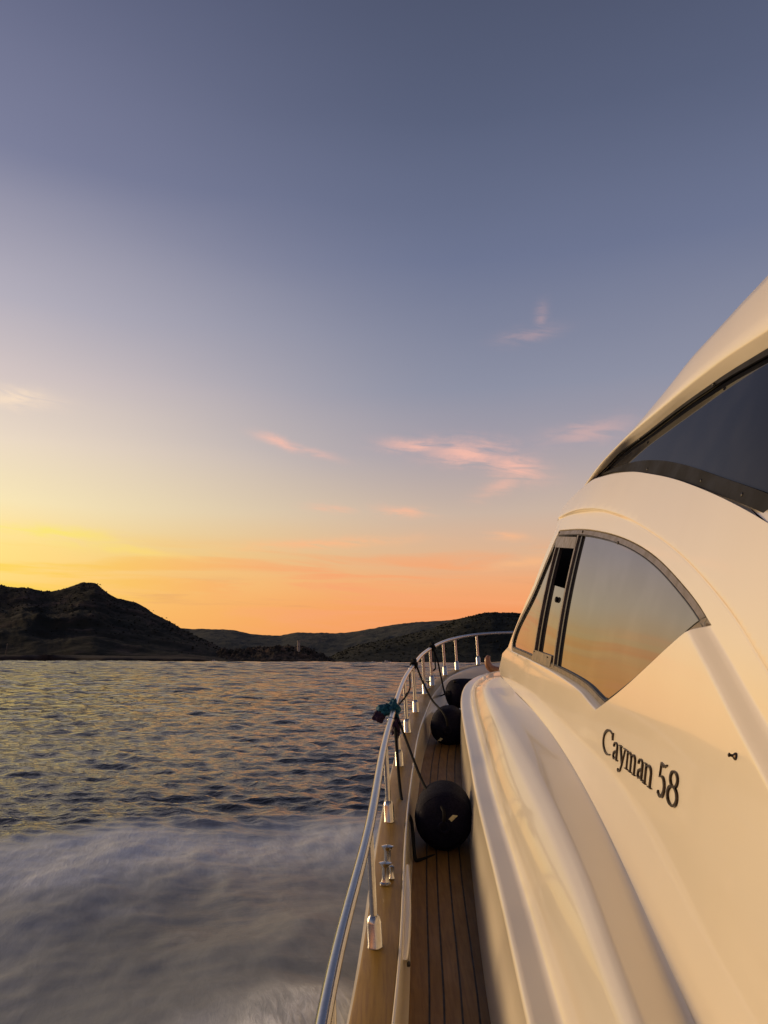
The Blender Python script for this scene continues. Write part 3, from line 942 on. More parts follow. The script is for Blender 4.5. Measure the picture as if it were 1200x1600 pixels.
# ---- side window: frame, three panes, sash bars, screws
def BR(Y, Z): return B(Y, Z) + dep_at(Y)
w1 = inset(WIN, .008); w2 = inset(WIN, .012); w3 = inset(WIN, .040); w4 = inset(WIN, .044)
V = np.concatenate([lift(w1, BR, .004), lift(w2, BR, -.010), lift(w3, BR, -.012), lift(w4, BR, -.006), lift(w4, BR, .02)])
WINDOW = mk('side_window', V, grid_faces(5, len(WIN), True), M_FRAME, sharp=40)
w5 = inset(WIN, .050)
V = np.concatenate([lift(w4, BR, -.010), lift(inset(WIN, .047), BR, -.013), lift(w5, BR, -.008), lift(w5, BR, .01)])
mk('seal', V, grid_faces(4, len(WIN), True), M_RUBBER, WINDOW)
def pane(name, px, dep, m, parent, fn=BR, th=.008, spacing=.06):
    P = np.array([hit(a, b, fn) for a, b in px])
    return pane_yz(name, P, dep, m, parent, fn, th, spacing)
def pane_yz(name, P, dep, m, parent, fn=BR, th=.008, spacing=.06):
    P = densify(np.concatenate([P, P[:1]]), .03)[:-1]
    YZ, F = patch(P, (), spacing)
    A = lift(YZ, fn, dep); F = orient(A, F)
    n = len(A)
    nrm = normals_of(fn, YZ[:, 0], YZ[:, 1])
    o = mk(name, A, F, m, parent, normals=nrm)
    return o
PN = inset(WIN, .040)
def clip_pane(name, pxline_a, pxline_b, dep):
    """part of the opening between two slanting lines given in the photo (front line, aft line)"""
    P = PN
    def side_of(line, keep_aft):
        a, b = (hit(*line[0], BR), hit(*line[1], BR))
        return lambda q: ((b[0] - a[0]) * (q[1] - a[1]) - (b[1] - a[1]) * (q[0] - a[0])) * (1 if keep_aft else -1)
    for line, keep in ((pxline_a, True), (pxline_b, False)):
        if line is None: continue
        fn = side_of(line, keep); out = []
        for i in range(len(P)):
            p, q = P[i], P[(i + 1) % len(P)]
            fp, fq = fn(p), fn(q)
            if fp >= 0: out.append(p)
            if fp * fq < 0: out.append(p + (q - p) * fp / (fp - fq))
        P = np.array(out)
    return pane_yz(name, P, dep, M_GLASS, WINDOW)
# bars are given bottom -> top, so the aft side is to the right of them
LB1, LB2 = [(836, 1036), (876, 830)], [(868, 1046), (908, 830)]
def bar(name, line, w, m, d0, d1, z0=None):
    a, b = hit(*line[0], BR), hit(*line[1], BR)
    t = (b - a) / np.linalg.norm(b - a); n = np.array([t[1], -t[0]])
    if n[0] > 0: n = -n
    pts = [a + n * (-w / 2), a + n * (w / 2), b + n * (w / 2), b + n * (-w / 2)]
    F_, B_ = [], []
    V = []
    for s in np.linspace(0, 1, 14):
        l = pts[0] + (pts[3] - pts[0]) * s; r = pts[1] + (pts[2] - pts[1]) * s
        q = np.array([l, l, r, r])
        x = lift(q, BR); x[0, 0] += d1; x[1, 0] += d0; x[2, 0] += d0; x[3, 0] += d1
        V.append(x)
    return mk(name, np.concatenate(V), grid_faces(14, 4, True) + [(0, 1, 2, 3), (55, 54, 53, 52)], m, WINDOW, smooth=False)
clip_pane('pane', None, LB1, .004)
clip_pane('pane', LB2, None, .004)
# sliding pane between the bars, pulled down so the top stands open
pane('pane', [(862, 914), (888, 922), (869, 1031), (841, 1022)], .012, M_GLASS, WINDOW)
bar('sash_bar', [(835, 1030), (873, 845)], .030, M_FRAME, -.012, .02)
bar('sash_bar', [(867, 1042), (906, 836)], .034, M_FRAME, -.014, .02)
bar('sash_channel', [(840.5, 1030), (878, 846)], .038, M_RUBBER, -.006, .02)
bar('sash_channel', [(872.5, 1042), (911, 838)], .030, M_RUBBER, -.009, .02)
def plate(px, m=M_FRAME, d=-.016):
    P = np.array([hit(a, b, BR) for a, b in px])
    A = np.concatenate([lift(P, BR, d), lift(P, BR, .01)])
    mk('bracket', A, [(0, 1, 2, 3), (0, 4, 5, 1), (1, 5, 6, 2), (2, 6, 7, 3), (3, 7, 4, 0)], m, WINDOW, smooth=False)
plate([(873, 838), (904, 839), (901, 857), (870, 855)])
plate([(837, 1015), (865, 1025), (862, 1042), (833, 1031)])
def screw(px, py, fn, r, parent, m=M_SCREW, d=-.014):
    yz = hit(px, py, fn)[None]
    c = lift(yz, fn, d)[0]; n = normals_of(fn, yz[:, 0], yz[:, 1])[0]
    v, f = lathe([(r, -.004), (r, .002), (r * .8, .004), (r * .3, .005)], c, n, 10)
    return mk('screw', v, f, m, parent, sharp=40)
for q in ((876, 832), (913, 831), (969, 848), (812, 1024), (841, 1038), (881, 1059), (924, 1098)):
    screw(*q, BR, .010, WINDOW)
for q in ((838, 1018), (859, 1027)):
    screw(*q, BR, .006, WINDOW, d=-.018)
# knob of the sliding pane
c = lift(hit(869, 937, BR)[None], BR, .01)[0]
v, f = lathe([(.022, 0), (.024, .006), (.020, .016), (.010, .02)], c, (-1, .05, .15), 16)
mk('knob', v, f, M_DARKFRAME, WINDOW, sharp=40)
# dark panel added so the open slot looks unlit inside, curtain before it
P = np.array([hit(a, b, BR) for a, b in [(800, 1000), (870, 845), (960, 840), (940, 1060)]])
mk('dark_backing', lift(P, BR, .55), [(0, 1, 2, 3)], M_DARK_BACK, smooth=False)
a, b = hit(888, 846, BR), hit(878, 930, BR)
V = []
for s in np.linspace(0, 1, 8):
    p = a + (b - a) * s
    for k in range(12):
        V.append([BR(p[0], p[1]) + .10 + .012 * math.sin(k * 1.9), p[0] - .05 + k * .018 + .10 * s * s, p[1]])
mk('curtain', V, grid_faces(8, 12), M_CURTAIN)

# ---- upper window and roof
def BG(Y, Z): return B(Y, Z) + .075
def BL(Y, Z): return B(Y, Z) + .004
N = 60
PX_FB = [(938, 744), (955, 739), (982, 737), (1030, 744), (1087, 760), (1143, 780), (1200, 804), (1250, 828)]
PX_FT = [(940, 742), (966, 731), (996, 722), (1030, 720), (1072, 727), (1129, 746), (1200, 771), (1262, 796)]
PX_L2 = [(917, 760), (939, 740), (973, 706), (1004, 683), (1058, 641), (1121, 596), (1200, 547), (1290, 497)]
PX_L1 = [(911, 763), (922, 748), (946, 717), (988, 676), (1058, 618), (1115, 573), (1200, 516), (1300, 455)]
PX_S = [(908, 765), (931, 733), (982, 679), (1036, 615), (1092, 546), (1143, 491), (1200, 430), (1280, 345)]
FB = lift(curve(PX_FB, BG, N), BG); FT = lift(curve(PX_FT, BG, N), BG)
L2 = lift(curve(PX_L2, BG, N), BG); L1 = lift(curve(PX_L1, BL, N), BL)
_l1 = curve(PX_L1, BL, 90)[::-1]
def BS(Y, Z):
    zl = np.interp(Y, _l1[:, 0], _l1[:, 1])
    return BL(Y, zl) + .10 * (Z - zl) + .04
S = lift(curve(PX_S, BS, N), BS)
S[:, 0] = S[:, 0]
tp = np.linspace(0, 1, N)[:, None]
# glass
gl = np.concatenate([curve(PX_FT, BG, N), curve(PX_L2, BG, N)[::-1]])
PXg = gl
UP = pane_yz('upper_window', np.concatenate([curve(PX_FT, BG, 40) * .75 + curve(PX_FB, BG, 40) * .25, curve(PX_L2, BG, 40)[::-1][:-4]]), .012, M_UGLASS, YACHT, BG, .01)
# frames: band along the sill, thin band under the roof
def band(a, b, up, m, name='frame'):
    n = np.array([-1, .1, .35]); n /= np.linalg.norm(n)
    V = np.concatenate([a, a + n * up, b + n * up, b])
    return mk(name, V, grid_faces(4, len(a)), m, UP, sharp=40)
band(FB, FT, .012, M_DARKFRAME)
L3 = L2 + (np.r_[FT[:1], FT][:N] - L2) * .06
band(L2 + [0, 0, 0], L3, .010, M_DARKFRAME)
for q in ((1015, 733), (1100, 751), (1165, 773)):
    screw(*q, BG, .009, UP, M_SCREW, -.012)
for q in ((1004, 686), (1121, 600)):
    screw(*q, BG, .010, UP, M_SCREW, -.02)
# shelf between the cabin side's rolled edge and the upper window
cu = lift(CU, XW)
k = np.linspace(0, len(cu) - 1, N)
cuN = np.stack([np.interp(k, np.arange(len(cu)), cu[:, i]) for i in range(3)], 1)
kk = np.linspace(0, N - 1, N) * .86
fbN = np.stack([np.interp(kk, np.arange(N), FB[:, i]) for i in range(3)], 1)
rows = [cuN, cuN * .96 + fbN * .04 + [0, 0, .003], cuN * .5 + fbN * .5 + [0, 0, -.012], fbN + [.004, 0, -.004], fbN + [.06, 0, .02]]
mk('window_shelf', *rows_mesh(rows), M_GEL, sharp=60)
k2 = np.linspace(.86 * (N - 1), N - 1, 16)
fbE = np.stack([np.interp(k2, np.arange(N), FB[:, i]) for i in range(3)], 1) + [.004, 0, -.004]
q3 = lift(densify(np.concatenate([CU[-1:], aft[:2]]), .05), XW)
qE = np.stack([np.interp(np.linspace(0, 1, 16), np.linspace(0, 1, len(q3)), q3[:, i]) for i in range(3)], 1)
mk('window_shelf', *rows_mesh([qE, qE * .5 + fbE * .5 + [.0, 0, 0], fbE, fbE + [.06, 0, .02]]), M_GEL)
# aft of the shelf: rolled edge runs up to the roof
aft3 = lift(densify(np.concatenate([CU[-1:], aft]), .06), XW)
inn = aft3 + [.12, .0, .0]
mk('cabin_quarter', *rows_mesh([aft3, inn, inn + [.5, 0, .05]]), M_GEL)
# roof: lip underside, lip, crown, top to centreline
taper = tp ** .5
rows = [L2 + [.004, 0, .002], L2 * .5 + L1 * .5 + [0.004, 0, .0], L1 + [.004, 0, -.004], L1 + [-.002, 0, .004], L1 * .75 + S * .25 + taper * [-.006, 0, .016], L1 * .45 + S * .55 + taper * [-.006, 0, .02],
        L1 * .15 + S * .85 + taper * [-.002, 0, .008], S, S + taper * [.10, .03, .045], S + taper * [.35, .1, .10]]
end = np.c_[np.full(N, XC), S[:, 1] + .35, S[:, 2] + .16 * tp[:, 0] + .02]
rows.append(S * .5 + end * .5 + [0, 0, .04]); rows.append(end)
rows = [np.concatenate([r, r[-1:] + (r[-1:] - r[-2:-1]) * 14]) for r in rows]
V, F = rows_mesh(rows, True)
mk('roof', V, F, M_GEL)

# ---- handrail and stanchions
rail_h = lambda y: np.interp(y, [0, 3.7, 8, 11, 13], [.51, .50, .50, .46, .455])
rp = np.c_[RAILP, cap_z(yy) + rail_h(yy)]
rp = rp[at_y(0.2):]
mir = rp[::-1][1:].copy(); mir[:, 0] = 2 * XC - mir[:, 0]
full = np.concatenate([rp, mir])
full = catmull(full, 260)
HANDRAIL = mk('handrail', *tube(full, .0225, 16), M_STEEL)
posts = [1.15, 2.42, 3.69, 5.27, 6.52, 7.68, 8.68, 9.74, 10.3, 11.2, 11.7, 12.25]
def stanchion(i, mirror=False):
    b2 = side(-.03)[i]; t2 = RAILP[i]
    b = np.array([b2[0], b2[1], cap_z(b2[1])]); t = np.array([t2[0], t2[1], cap_z(t2[1]) + rail_h(t2[1]) - .018])
    if mirror: b[0] = 2 * XC - b[0]; t[0] = 2 * XC - t[0]
    ax = t - b; L = np.linalg.norm(ax)
    mk('stanchion', *lathe([(.0175, .02), (.0175, L)], b, ax, 14), M_STEEL, HANDRAIL, sharp=40)
    mk('stanchion_base', *lathe([(.036, -.003), (.036, .004), (.034, .008), (.034, .098), (.028, .118), (.020, .128), (.018, .128)], b, ax, 20), M_STEEL, HANDRAIL, sharp=35)
for y in posts: stanchion(at_y(y))
stanchion(len(RAILP) - 1)
for y in (12.25, 11.7): stanchion(at_y(y), True)
# weld sleeves on the rail
for y in (8.35, 5.9):
    i = at_y(y)
    c = np.array([*RAILP[i], cap_z(yy[i]) + rail_h(yy[i])]); c2 = np.array([*RAILP[i + 2], cap_z(yy[i + 2]) + rail_h(yy[i + 2])])
    d = c2 - c
    mk('rail_sleeve', *lathe([(.0235, 0), (.0248, .002), (.0248, .02), (.0235, .022)], c, d, 16), M_STEEL, HANDRAIL)

# ---- mooring bollard and fairlead on the cap
def on_cap(px, py):
    d = ray(px, py); y = 1.754 / (.14 - d[2]) if False else -1.754 / (d[2] - .14)
    return np.array([d[0] * y, y, cap_z(y)])
c = on_cap(602, 1382)
prof = [(.030, 0), (.030, .008), (.022, .014), (.019, .03), (.019, .085), (.024, .094), (.033, .104), (.034, .108), (.012, .113)]
mk('bollard', *lathe(prof, c, (0, 0, 1), 20), M_STEEL, sharp=35)
mk('bollard', *lathe([(r, h * 1.12) for r, h in prof], c + [.012, .19, .027], (0, 0, 1), 20), M_STEEL, sharp=35)
v, f = lathe([(.055, 0), (.055, .006), (.050, .010)], (0, 0, 0), (0, 0, 1), 24)
v = np.array(v) * [.75, 2.6, 1]; v[:, 2] += v[:, 1] * .14
mk('bollard_plate', v + c + [.006, .095, .013 - .012], f, M_STEEL, sharp=35)
mk('bollard_roller', *lathe([(.012, 0), (.016, .01), (.011, .03), (.011, .05), (.015, .07), (.008, .075)], c + [.034, .05, .008], (0, 0, 1), 16), M_STEEL, sharp=35)
# second small fairlead further forward
c = on_cap(668, 1076)
mk('bollard', *lathe([(r * 1.3, h * .9) for r, h in prof], c, (0, 0, 1), 16), M_STEEL, sharp=35)
# slim flap moulded on the inside of the bulwark
i0, i1 = at_y(3.72), at_y(4.75)
V = []
ii = np.linspace(i0, i1, 14).astype(int)
for q, i in enumerate(ii):
    s = math.sin(math.pi * q / 13) ** .6
    for off, dz in ((-.150, -.05), (-.168 - .010 * s, -.05 + .012 * s), (-.170 - .014 * s, -.05 - .05 * s), (-.168 - .012 * s, -.05 - .10 * s), (-.156, -.05 - .11 * s)):
        p = side(off)[i]
        V.append([p[0], p[1], cap_z(p[1]) + dz])
mk('locker_flap', V, grid_faces(14, 5), M_GEL)
p = side(-.168)[at_y(3.78)]
mk('flap_latch', *lathe([(.012, 0), (.012, .012), (.008, .016)], (p[0], p[1], cap_z(p[1]) - .10), (1, 0, 0), 12), M_RUBBER)
# varnished bow chock with its upturned horn
d = ray(768, 1046); c = d * 10.9
pts = [c + [-.03, 0, .19], c + [-.055, 0, .13], c + [-.045, 0, .07], c + [.0, 0, .01], c + [.12, .02, -.02], c + [.3, .05, -.03]]
P = catmull(pts, 24)
rad = np.interp(np.linspace(0, 1, 24), [0, .08, .3, .7, 1], [.02, .038, .052, .058, .05])
v, f = tube(P, rad, 14)
mk('bow_chock', v, f, M_WOOD2)

# small stud on the cabin side
yz = hit(1150, 1182, XW)[None]; n = normals_of(XW, yz[:, 0], yz[:, 1])[0]; c = lift(yz, XW)[0]
mk('stud', *lathe([(.010, 0), (.011, .003), (.008, .006), (.004, .009), (.004, .014), (.006, .016), (.006, .019), (.002, .021)], c, n + np.array([0, .25, 0]), 14), M_BRONZE, sharp=40)

# ---- raised metal lettering: strokes with thick stems and thin hairlines
def arc(cx, cy, rx, ry, a0, a1, n=14):
    return [(cx + rx * math.cos(R(a0 + (a1 - a0) * i / (n - 1))), cy + ry * math.sin(R(a0 + (a1 - a0) * i / (n - 1)))) for i in range(n)]
TH, HL = .155, .05
def wv(n, f): return [f(i / (n - 1)) for i in range(n)]
bell = lambda t: HL + (TH - HL) * math.sin(math.pi * t) ** 1.3
GL = {
 'C': [(arc(.55, .5, .42, .49, 55, 300, 26), wv(26, lambda t: HL * 1.2 + (TH * 1.15 - HL) * math.sin(math.pi * min(1, t * 1.02)) ** 1.2)),
       ([(.86, .98), (.86, .68)], [.05, .10]), ([(.80, .86), (.86, .70)], [.05, .12])],
 'a': [(arc(.42, .50, .28, .17, 165, 20, 12), wv(12, lambda t: .09)), ([(.68, .56), (.68, .12), (.74, .03), (.92, .05)], [TH * 1.3, TH * 1.3, .10, .05]),
       ([(.68, .40), (.45, .35), (.22, .24), (.20, .12), (.32, .03), (.50, .06), (.68, .16)], [.07, .08, .14, .17, .10, .08, .06]), ([(.14, .55), (.22, .52)], [.12, .12])],
 'y': [([(.20, .66), (.58, .05)], [TH * 1.3, TH * 1.15]), ([(.84, .66), (.58, .05), (.42, -.22), (.24, -.30), (.12, -.24)], [.06, .06, .08, .09, .14]),
       ([(.02, .665), (.42, .665)], [.045, .045]), ([(.66, .665), (1.0, .665)], [.045, .045])],
 'm': [([(.14, .66), (.14, 0)], [.11, .11]), ([(.50, .50), (.50, 0)], [.11, .11]), ([(.86, .50), (.86, 0)], [.11, .11]),
       (arc(.32, .48, .18, .17, 175, 5, 10), wv(10, lambda t: .05 + .06 * t)), (arc(.68, .48, .18, .17, 175, 5, 10), wv(10, lambda t: .05 + .06 * t)),
       ([(.02, .01), (.28, .01)], [.04, .04]), ([(.38, .01), (.62, .01)], [.04, .04]), ([(.74, .01), (1.0, .01)], [.04, .04]), ([(.02, .655), (.16, .655)], [.04, .04])],
 'n': [([(.20, .66), (.20, 0)], [TH, TH]), ([(.78, .48), (.78, 0)], [TH, TH]), (arc(.49, .46, .29, .19, 175, 5, 12), wv(12, lambda t: .05 + .10 * t)),
       ([(.02, .01), (.38, .01)], [.04, .04]), ([(.60, .01), (.98, .01)], [.04, .04]), ([(.02, .655), (.22, .655)], [.04, .04])],
 '5': [([(.22, .97), (.60, .93), (.92, 1.02)], [.13, .13, .06]), ([(.24, .97), (.20, .55)], [.055, .055]),
       ([(.20, .55)] + arc(.46, .31, .40, .30, 105, -120, 22) + [(.16, .10)], [.05] + wv(22, lambda t: .06 + .13 * math.sin(math.pi * t) ** 1.2) + [.15])],
 '8': [(arc(.5, .76, .30, .22, 90, 450, 30), wv(30, lambda t: .07 + .09 * abs(math.sin(2 * math.pi * t)) ** 1.4)),
       (arc(.5, .28, .40, .27, 90, 450, 34), wv(34, lambda t: .07 + .12 * abs(math.sin(2 * math.pi * t)) ** 1.4))],
}
bl0, bl1 = hit(950, 1179, XW), hit(1054, 1262, XW)
tp0, tp1 = hit(950, 1135, XW), hit(1054, 1209, XW)
def baseline(Y):
    t = (Y - bl0[0]) / (bl1[0] - bl0[0])
    return bl0[1] + (bl1[1] - bl0[1]) * t
ch = .5 * ((tp0[1] - baseline(tp0[0])) + (tp1[1] - baseline(tp1[0])))
def y_at(px):
    t = (px - 950) / 104.0
    return hit(px, 1179 + 83 * t - 18, XW)[0]
for ch_, x0, x1 in (('C', 941.5, 960), ('a', 958.5, 968.3), ('y', 967.5, 979), ('m', 979, 995.5), ('a', 996.5, 1008), ('n', 1007, 1021), ('5', 1028.5, 1041), ('8', 1043, 1061)):
    ya, yb = y_at(x0), y_at(x1)
    V, F = [], []
    for si, (pts, ws) in enumerate(GL[ch_]):
        P = np.array(pts); aspect = abs(ya - yb) / ch
        T = np.gradient(P * [aspect, 1], axis=0); T /= np.linalg.norm(T, axis=1)[:, None] + 1e-9
        nn = np.stack([-T[:, 1], T[:, 0]], 1)
        w = np.array(ws)[:, None] * .5 * .70
        A = P * [aspect, 1] + nn * w; Bq = P * [aspect, 1] - nn * w
        o0 = len(V)
        th = .007 + .0003 * si
        for ln, d in ((A, 0.002), (A, -th), (Bq, -th), (Bq, 0.002)):
            Y = ya - ln[:, 0] * ch; Z = baseline(Y) + ln[:, 1] * ch
            V += list(np.c_[XW(Y, Z) + d, Y, Z])
        n = len(P)
        F += grid_faces(4, n, False, o0)
        F += [(o0, o0 + n, o0 + 2 * n, o0 + 3 * n), (o0 + n - 1, o0 + 4 * n - 1, o0 + 3 * n - 1, o0 + 2 * n - 1)]
    mk('letter', V, F, M_BRONZE, smooth=False)

# ================================================================== things lying on the deck
def deck_pt(y, off):
    i = at_y(y); p = side(off)[i]
    return np.array([p[0], p[1], deck_z(p[1])])
def rope(parent, pts, r, n=60):
    P = catmull(pts, n)
    return mk('rope', *tube(P, r, 8), M_ROPE, parent)
def fender(center, axis, rad, length, label, tag_pos=None):
    """soft cylinder with domed ends in a fabric cover, roped eye at the near end"""
    base = np.array(center) - [0, 0, rad]
    e = empty('fender', (base[0], base[1], base[2] + HE))
    tag(e, label, 'fender', 'fenders stowed on the side deck')
    ax = np.array(axis, float); ax /= np.linalg.norm(ax)
    h = length / 2
    prof = [(.02, -h - .006), (.045, -h - .004)]
    for a in np.linspace(8, 90, 11):
        prof.append((max(.055, rad * math.sin(R(a)) ** .9), -h + rad * .70 * (1 - math.cos(R(a)))))
    prof2 = prof + [(rad * 1.008, -h * .3), (rad * 1.01, 0), (rad * 1.008, h * .3)] + [(r, -z) for r, z in prof[::-1]]
    v, f = lathe(prof2, center, ax, 40)
    v = np.array(v)
    d = v - np.array(center)
    v += (d / np.linalg.norm(d, axis=1)[:, None]) * (fbm(v[:, 0] * 9 + v[:, 2] * 5, v[:, 1] * 9, 4, 3) * .020)[:, None]
    flat = center[2] - rad * .93
    v[:, 2] = np.maximum(v[:, 2], flat + (v[:, 2] - flat) * .15)
    mk('cover', v, f, M_NAVY, e)
    # drawn-in hem and eye at the near end
    ec = np.array(center) - ax * (h + .004)
    u = np.cross(ax, [0, 0, 1]); u /= np.linalg.norm(u); w = np.cross(u, ax)
    hem = [np.array(center) - ax * (h - rad * .40) + (u * math.cos(t) + w * math.sin(t)) * rad * .895 for t in np.linspace(0, 2 * math.pi, 41)]
    mk('hem', *tube(hem, .006, 8, False), M_NAVY, e)
    eye = [ec - ax * .01 + (u * math.cos(t) + w * math.sin(t)) * .032 for t in np.linspace(0, 2 * math.pi, 21)]
    mk('eye', *tube(eye, .008, 8, False), M_NAVY, e)
    if tag_pos is not None:
        a, b = tag_pos
        rr = math.hypot(a, b)
        c = np.array(center) - ax * (h - rad * .70 * (1 - math.sqrt(max(0, 1 - (rr / rad) ** 2))) + .012) + u * a + w * b
        q = [c - u * .035 - w * .016, c - u * .005 - w * .022, c + u * .036 + w * .018, c + u * .004 + w * .022]
        q += [p + ax * .004 for p in q]
        mk('care_tag', q, [(0, 1, 2, 3), (4, 7, 6, 5), (0, 4, 5, 1), (1, 5, 6, 2), (2, 6, 7, 3), (3, 7, 4, 0)], M_TAG, e, smooth=False)
    return e, ec
def rail_pt(y, off=0.0, dz=0.0):
    i = at_y(y); p = side(off)[i]
    return np.array([p[0], p[1], cap_z(p[1]) + rail_h(p[1]) + dz])
def knot(parent, y, turns=4, r=.011):
    """rope wound round the rail"""
    i = at_y(y); c = rail_pt(y); t = rail_pt(y + .12) - c; t /= np.linalg.norm(t)
    u = np.cross(t, [0, 0, 1]); u /= np.linalg.norm(u); w = np.cross(u, t)
    pts = [c + t * (.028 * (a / (2 * math.pi)) - .05) + (u * math.cos(a) + w * math.sin(a)) * (.033 + .004 * math.sin(a * 1.7)) for a in np.linspace(0, turns * 2 * math.pi, turns * 20)]
    mk('rope_turns', *tube(pts, r, 7), M_ROPE, parent)
    lump = [c + w * .045 + t * .03 + np.array([.02 * math.sin(a), .02 * math.cos(a * 1.3), .014 * math.sin(2 * a)]) for a in np.linspace(0, 6.28, 24)]
    mk('rope_knot', *tube(lump, r * 1.25, 7), M_ROPE, parent)

# nearest fender
fc = deck_pt(5.62, -.385) + [0, 0, .195]
ax1 = (.075, 1, .14)
F1, e1 = fender(fc, ax1, .195, .50, 'large navy fender lying nearest on the teak deck with a pale tag', (.055, .055))
k1 = rail_pt(6.35)
rope(F1, [k1 + [.01, 0, -.03], k1 * .66 + e1 * .34 + [-.01, 0, -.01], k1 * .3 + e1 * .7 + [-.01, 0, -.012], e1 + [.0, -.03, .08], e1 + [0, -.01, .03]], .0105)
q = deck_pt(5.25, -.20)
rope(F1, [k1 + [.0, -.03, -.03], k1 + [.015, -.3, -.30], k1 + [.05, -.7, -.62], q + [-.02, .2, .22], q + [.0, 0, .02], q + [.05, .06, .012], q + [.13, .14, .015]], .0115)
# middle fender
fc = deck_pt(8.35, -.40) + [0, 0, .185]
F2, e2 = fender(fc, (.14, 1, .16), .185, .42, 'dark navy fender in the middle of the three on deck', (-.07, -.10))
knot(F2, 8.75)
k2 = rail_pt(8.78)
rope(F2, [k2 + [.02, 0, .0], k2 + [.07, -.08, -.14], k2 + [.17, -.3, -.36], e2 + [-.01, -.03, .10], e2 + [0, -.01, .03]], .011)
rope(F2, [k2 + [-.02, -.03, .0], k2 + [-.06, -.3, -.10], k2 + [-.075, -.8, -.22], rail_pt(7.0, .02, -.12), rail_pt(6.5, .01, -.03)], .009)
# farthest fender, across the deck where it bends to the bow
fc = deck_pt(10.0, -.48) + [0, 0, .22]
F3, e3 = fender(fc, (1, .55, -.02), .185, .46, 'navy fender farthest forward, lying crosswise where the deck bends')
knot(F3, 10.45, 5)
k3 = rail_pt(10.48)
rope(F3, [k3 + [.02, 0, .0], k3 + [.07, -.03, -.15], k3 + [.12, -.08, -.4], k3 + [.17, -.2, -.62], e3 + [.08, -.06, .16]], .011)
rope(F3, [k3 + [-.01, -.02, 0], k3 + [-.03, -.04, -.16], k3 + [.0, -.06, -.30], k3 + [.045, -.05, -.27], k3 + [.035, -.02, -.1], k3 + [.02, 0, -.01]], .010)
rope(F3, [k3 + [.0, -.10, -.5], k3 + [.06, -.2, -.62], e3 + [.02, -.03, .03]], .010)

# ---- teal and purple cloth knotted round the rail
kc = rail_pt(6.3)
SC = empty('scarf', (kc[0], kc[1], kc[2] + HE - .2))
tag(SC, 'crumpled teal and purple cloth knotted round the steel rail', 'scarf')
def crumple(name, c, sx, seed, m, squash=(1, 1, 1)):
    bm = bmesh.new(); bmesh.ops.create_icosphere(bm, subdivisions=4, radius=1.0)
    v = np.array([q.co[:] for q in bm.verts]); f = [[q.index for q in p.verts] for p in bm.faces]; bm.free()
    a = np.arctan2(v[:, 1], v[:, 0]); 
    n = fbm(v[:, 0] * 2.2 + 7, v[:, 2] * 2.2 + v[:, 1] * 1.7, 4, seed)
    ridge = -np.abs(fbm(v[:, 0] * 1.6 + v[:, 1] + 3, v[:, 2] * 2.4 + 5, 3, seed + 4)) * 1.5
    r = 1 + .55 * n + ridge + .12 * np.sin(a * 5 + 4 * v[:, 2])
    v = v * r[:, None] * np.array(squash) * sx
    mk(name, v + np.array(c), f, m, SC)
crumple('knot', kc + [.0, 0, .0], .085, 3, M_TEAL, (.62, 1.0, .95))
crumple('fold', kc + [-.075, -.02, -.005], .062, 8, M_TEAL, (1.0, .7, .8))
crumple('tail', kc + [-.115, -.02, -.05], .055, 13, M_PURPLE, (1.0, .6, .9))
crumple('tail', kc + [.015, -.05, -.14], .08, 17, M_PURPLE, (.5, .5, 1.05))

# ================================================================== far shore: tower, boats, pole
d = ray(466.5, 1012); D = 2020.0
tb = np.array([d[0] * D, D, 0.0])
htop = ray(466, 1001)[2] * D + HE; hbot = ray(466, 1017)[2] * D + HE
TW = empty('watch_tower', (tb[0], tb[1], hbot))
tag(TW, 'small round stone watch tower on the rocky headland', 'tower')
Hh = htop - hbot
make('tower_wall', *lathe([(4.6, -4), (4.3, 0), (3.5, Hh * .80), (3.5, Hh * .86), (3.9, Hh * .88), (3.9, Hh), (3.2, Hh), (3.2, Hh * .93)], (tb[0], tb[1], hbot), (0, 0, 1), 20), M_STONE, TW, sharp=40)
make('doorway', *join(([(tb[0] - .8, tb[1] - 4.0, hbot + Hh * .35), (tb[0] + .8, tb[1] - 4.0, hbot + Hh * .35), (tb[0] + .8, tb[1] - 3.9, hbot + Hh * .52), (tb[0] - .8, tb[1] - 3.9, hbot + Hh * .52),
      (tb[0] - .8, tb[1] - 3.0, hbot + Hh * .35), (tb[0] + .8, tb[1] - 3.0, hbot + Hh * .35), (tb[0] + .8, tb[1] - 3.0, hbot + Hh * .52), (tb[0] - .8, tb[1] - 3.0, hbot + Hh * .52)],
      [(0, 1, 2, 3), (0, 4, 5, 1), (1, 5, 6, 2), (2, 6, 7, 3), (3, 7, 4, 0)])), M_RUBBER, TW, smooth=False)

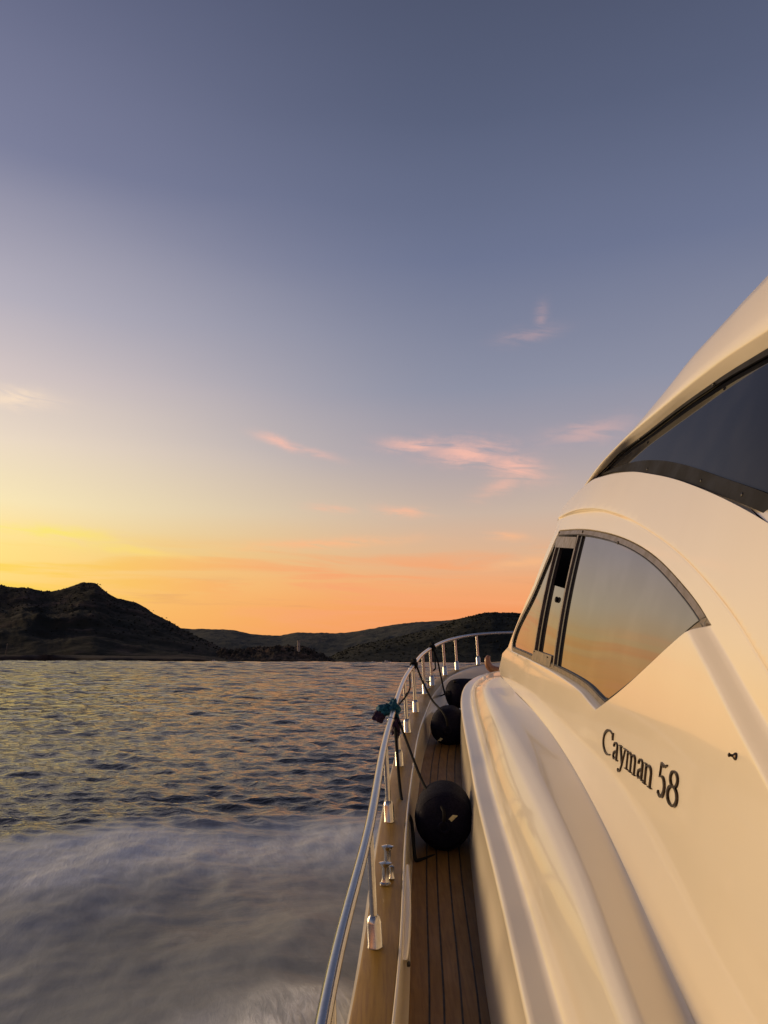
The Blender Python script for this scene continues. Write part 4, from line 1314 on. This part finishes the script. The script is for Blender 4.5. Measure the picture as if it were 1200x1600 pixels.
def boat(px, D, L, label, rz=0.0, cabin=True):
    x = ray(px, 1034)[0] * D
    e = empty('moored_boat', (x, D, 0)); tag(e, label, 'boat', 'boats moored off the far shore')
    st = np.linspace(0, 1, 12); rows = []
    for zf, wf in ((-.1, .55), (.45, .9), (1.0, 1.0), (1.0, .92)):
        half = L * .15 * wf * np.minimum(1, np.sin(np.clip((1 - st) * 1.25, 0, 1) * math.pi / 2) ** .7)
        yl = (st - .5) * L * (1 + .04 * zf)
        zz = L * .13 * zf * (1 + .35 * st ** 2)
        left = np.stack([yl, half, zz], 1); right = np.stack([yl, -half, zz], 1)
        rows.append(np.concatenate([left, right[::-1]]))
    V = np.concatenate(rows); F = grid_faces(4, 24, True) + [tuple(range(72, 96))]
    c, s = math.cos(rz), math.sin(rz)
    def plc(V): 
        V = np.asarray(V); return np.stack([V[:, 0] * c - V[:, 1] * s + x, V[:, 0] * s + V[:, 1] * c + D, V[:, 2]], 1)
    make('hull', plc(V), F, M_WHITE, e, sharp=40)
    if cabin:
        l, w, h0, h1 = L * .2, L * .10, L * .13, L * .27
        cv = [(-l, -w, h0), (l * .9, -w, h0), (l * .9, w, h0), (-l, w, h0), (-l * .8, -w * .85, h1), (l * .5, -w * .85, h1), (l * .5, w * .85, h1), (-l * .8, w * .85, h1)]
        make('cabin', plc(cv), [(0, 1, 5, 4), (1, 2, 6, 5), (2, 3, 7, 6), (3, 0, 4, 7), (4, 5, 6, 7)], M_WHITE, e, smooth=False)
        wv_ = [(-l * .7, -w * .99, h0 + L * .05), (l * .6, -w * .99, h0 + L * .05), (l * .5, -w * .93, h0 + L * .1), (-l * .65, -w * .93, h0 + L * .1)]
        make('cabin_window', plc([(a, b - .05, cc) for a, b, cc in wv_]), [(0, 1, 2, 3)], M_RUBBER, e, smooth=False)
boat(604, 1500, 17, 'small motor boat moored in front of the dark wooded hill beside the rail', .1)
boat(583, 2150, 12, 'tiny white boat moored left of the larger one by the rail', .3)
boat(334, 1480, 14, 'low white boat moored at the tip of the low bank', -.2)

d = ray(8, 1024); D = 1545.0
pe = empty('utility_pole', (d[0] * D, D, 6)); tag(pe, 'slender pole standing on the low bank at the left', 'pole')
x0 = d[0] * D
make('post', *lathe([(.9, -4), (.7, 16), (.55, 28)], (x0, D, 6), (.09, 0, 1), 10), M_POLE, pe)
make('cross_arm', *tube([(x0 + 2.3 - 2.2, D, 31), (x0 + 2.3 + 2.2, D, 31.2)], .35, 8), M_POLE, pe)
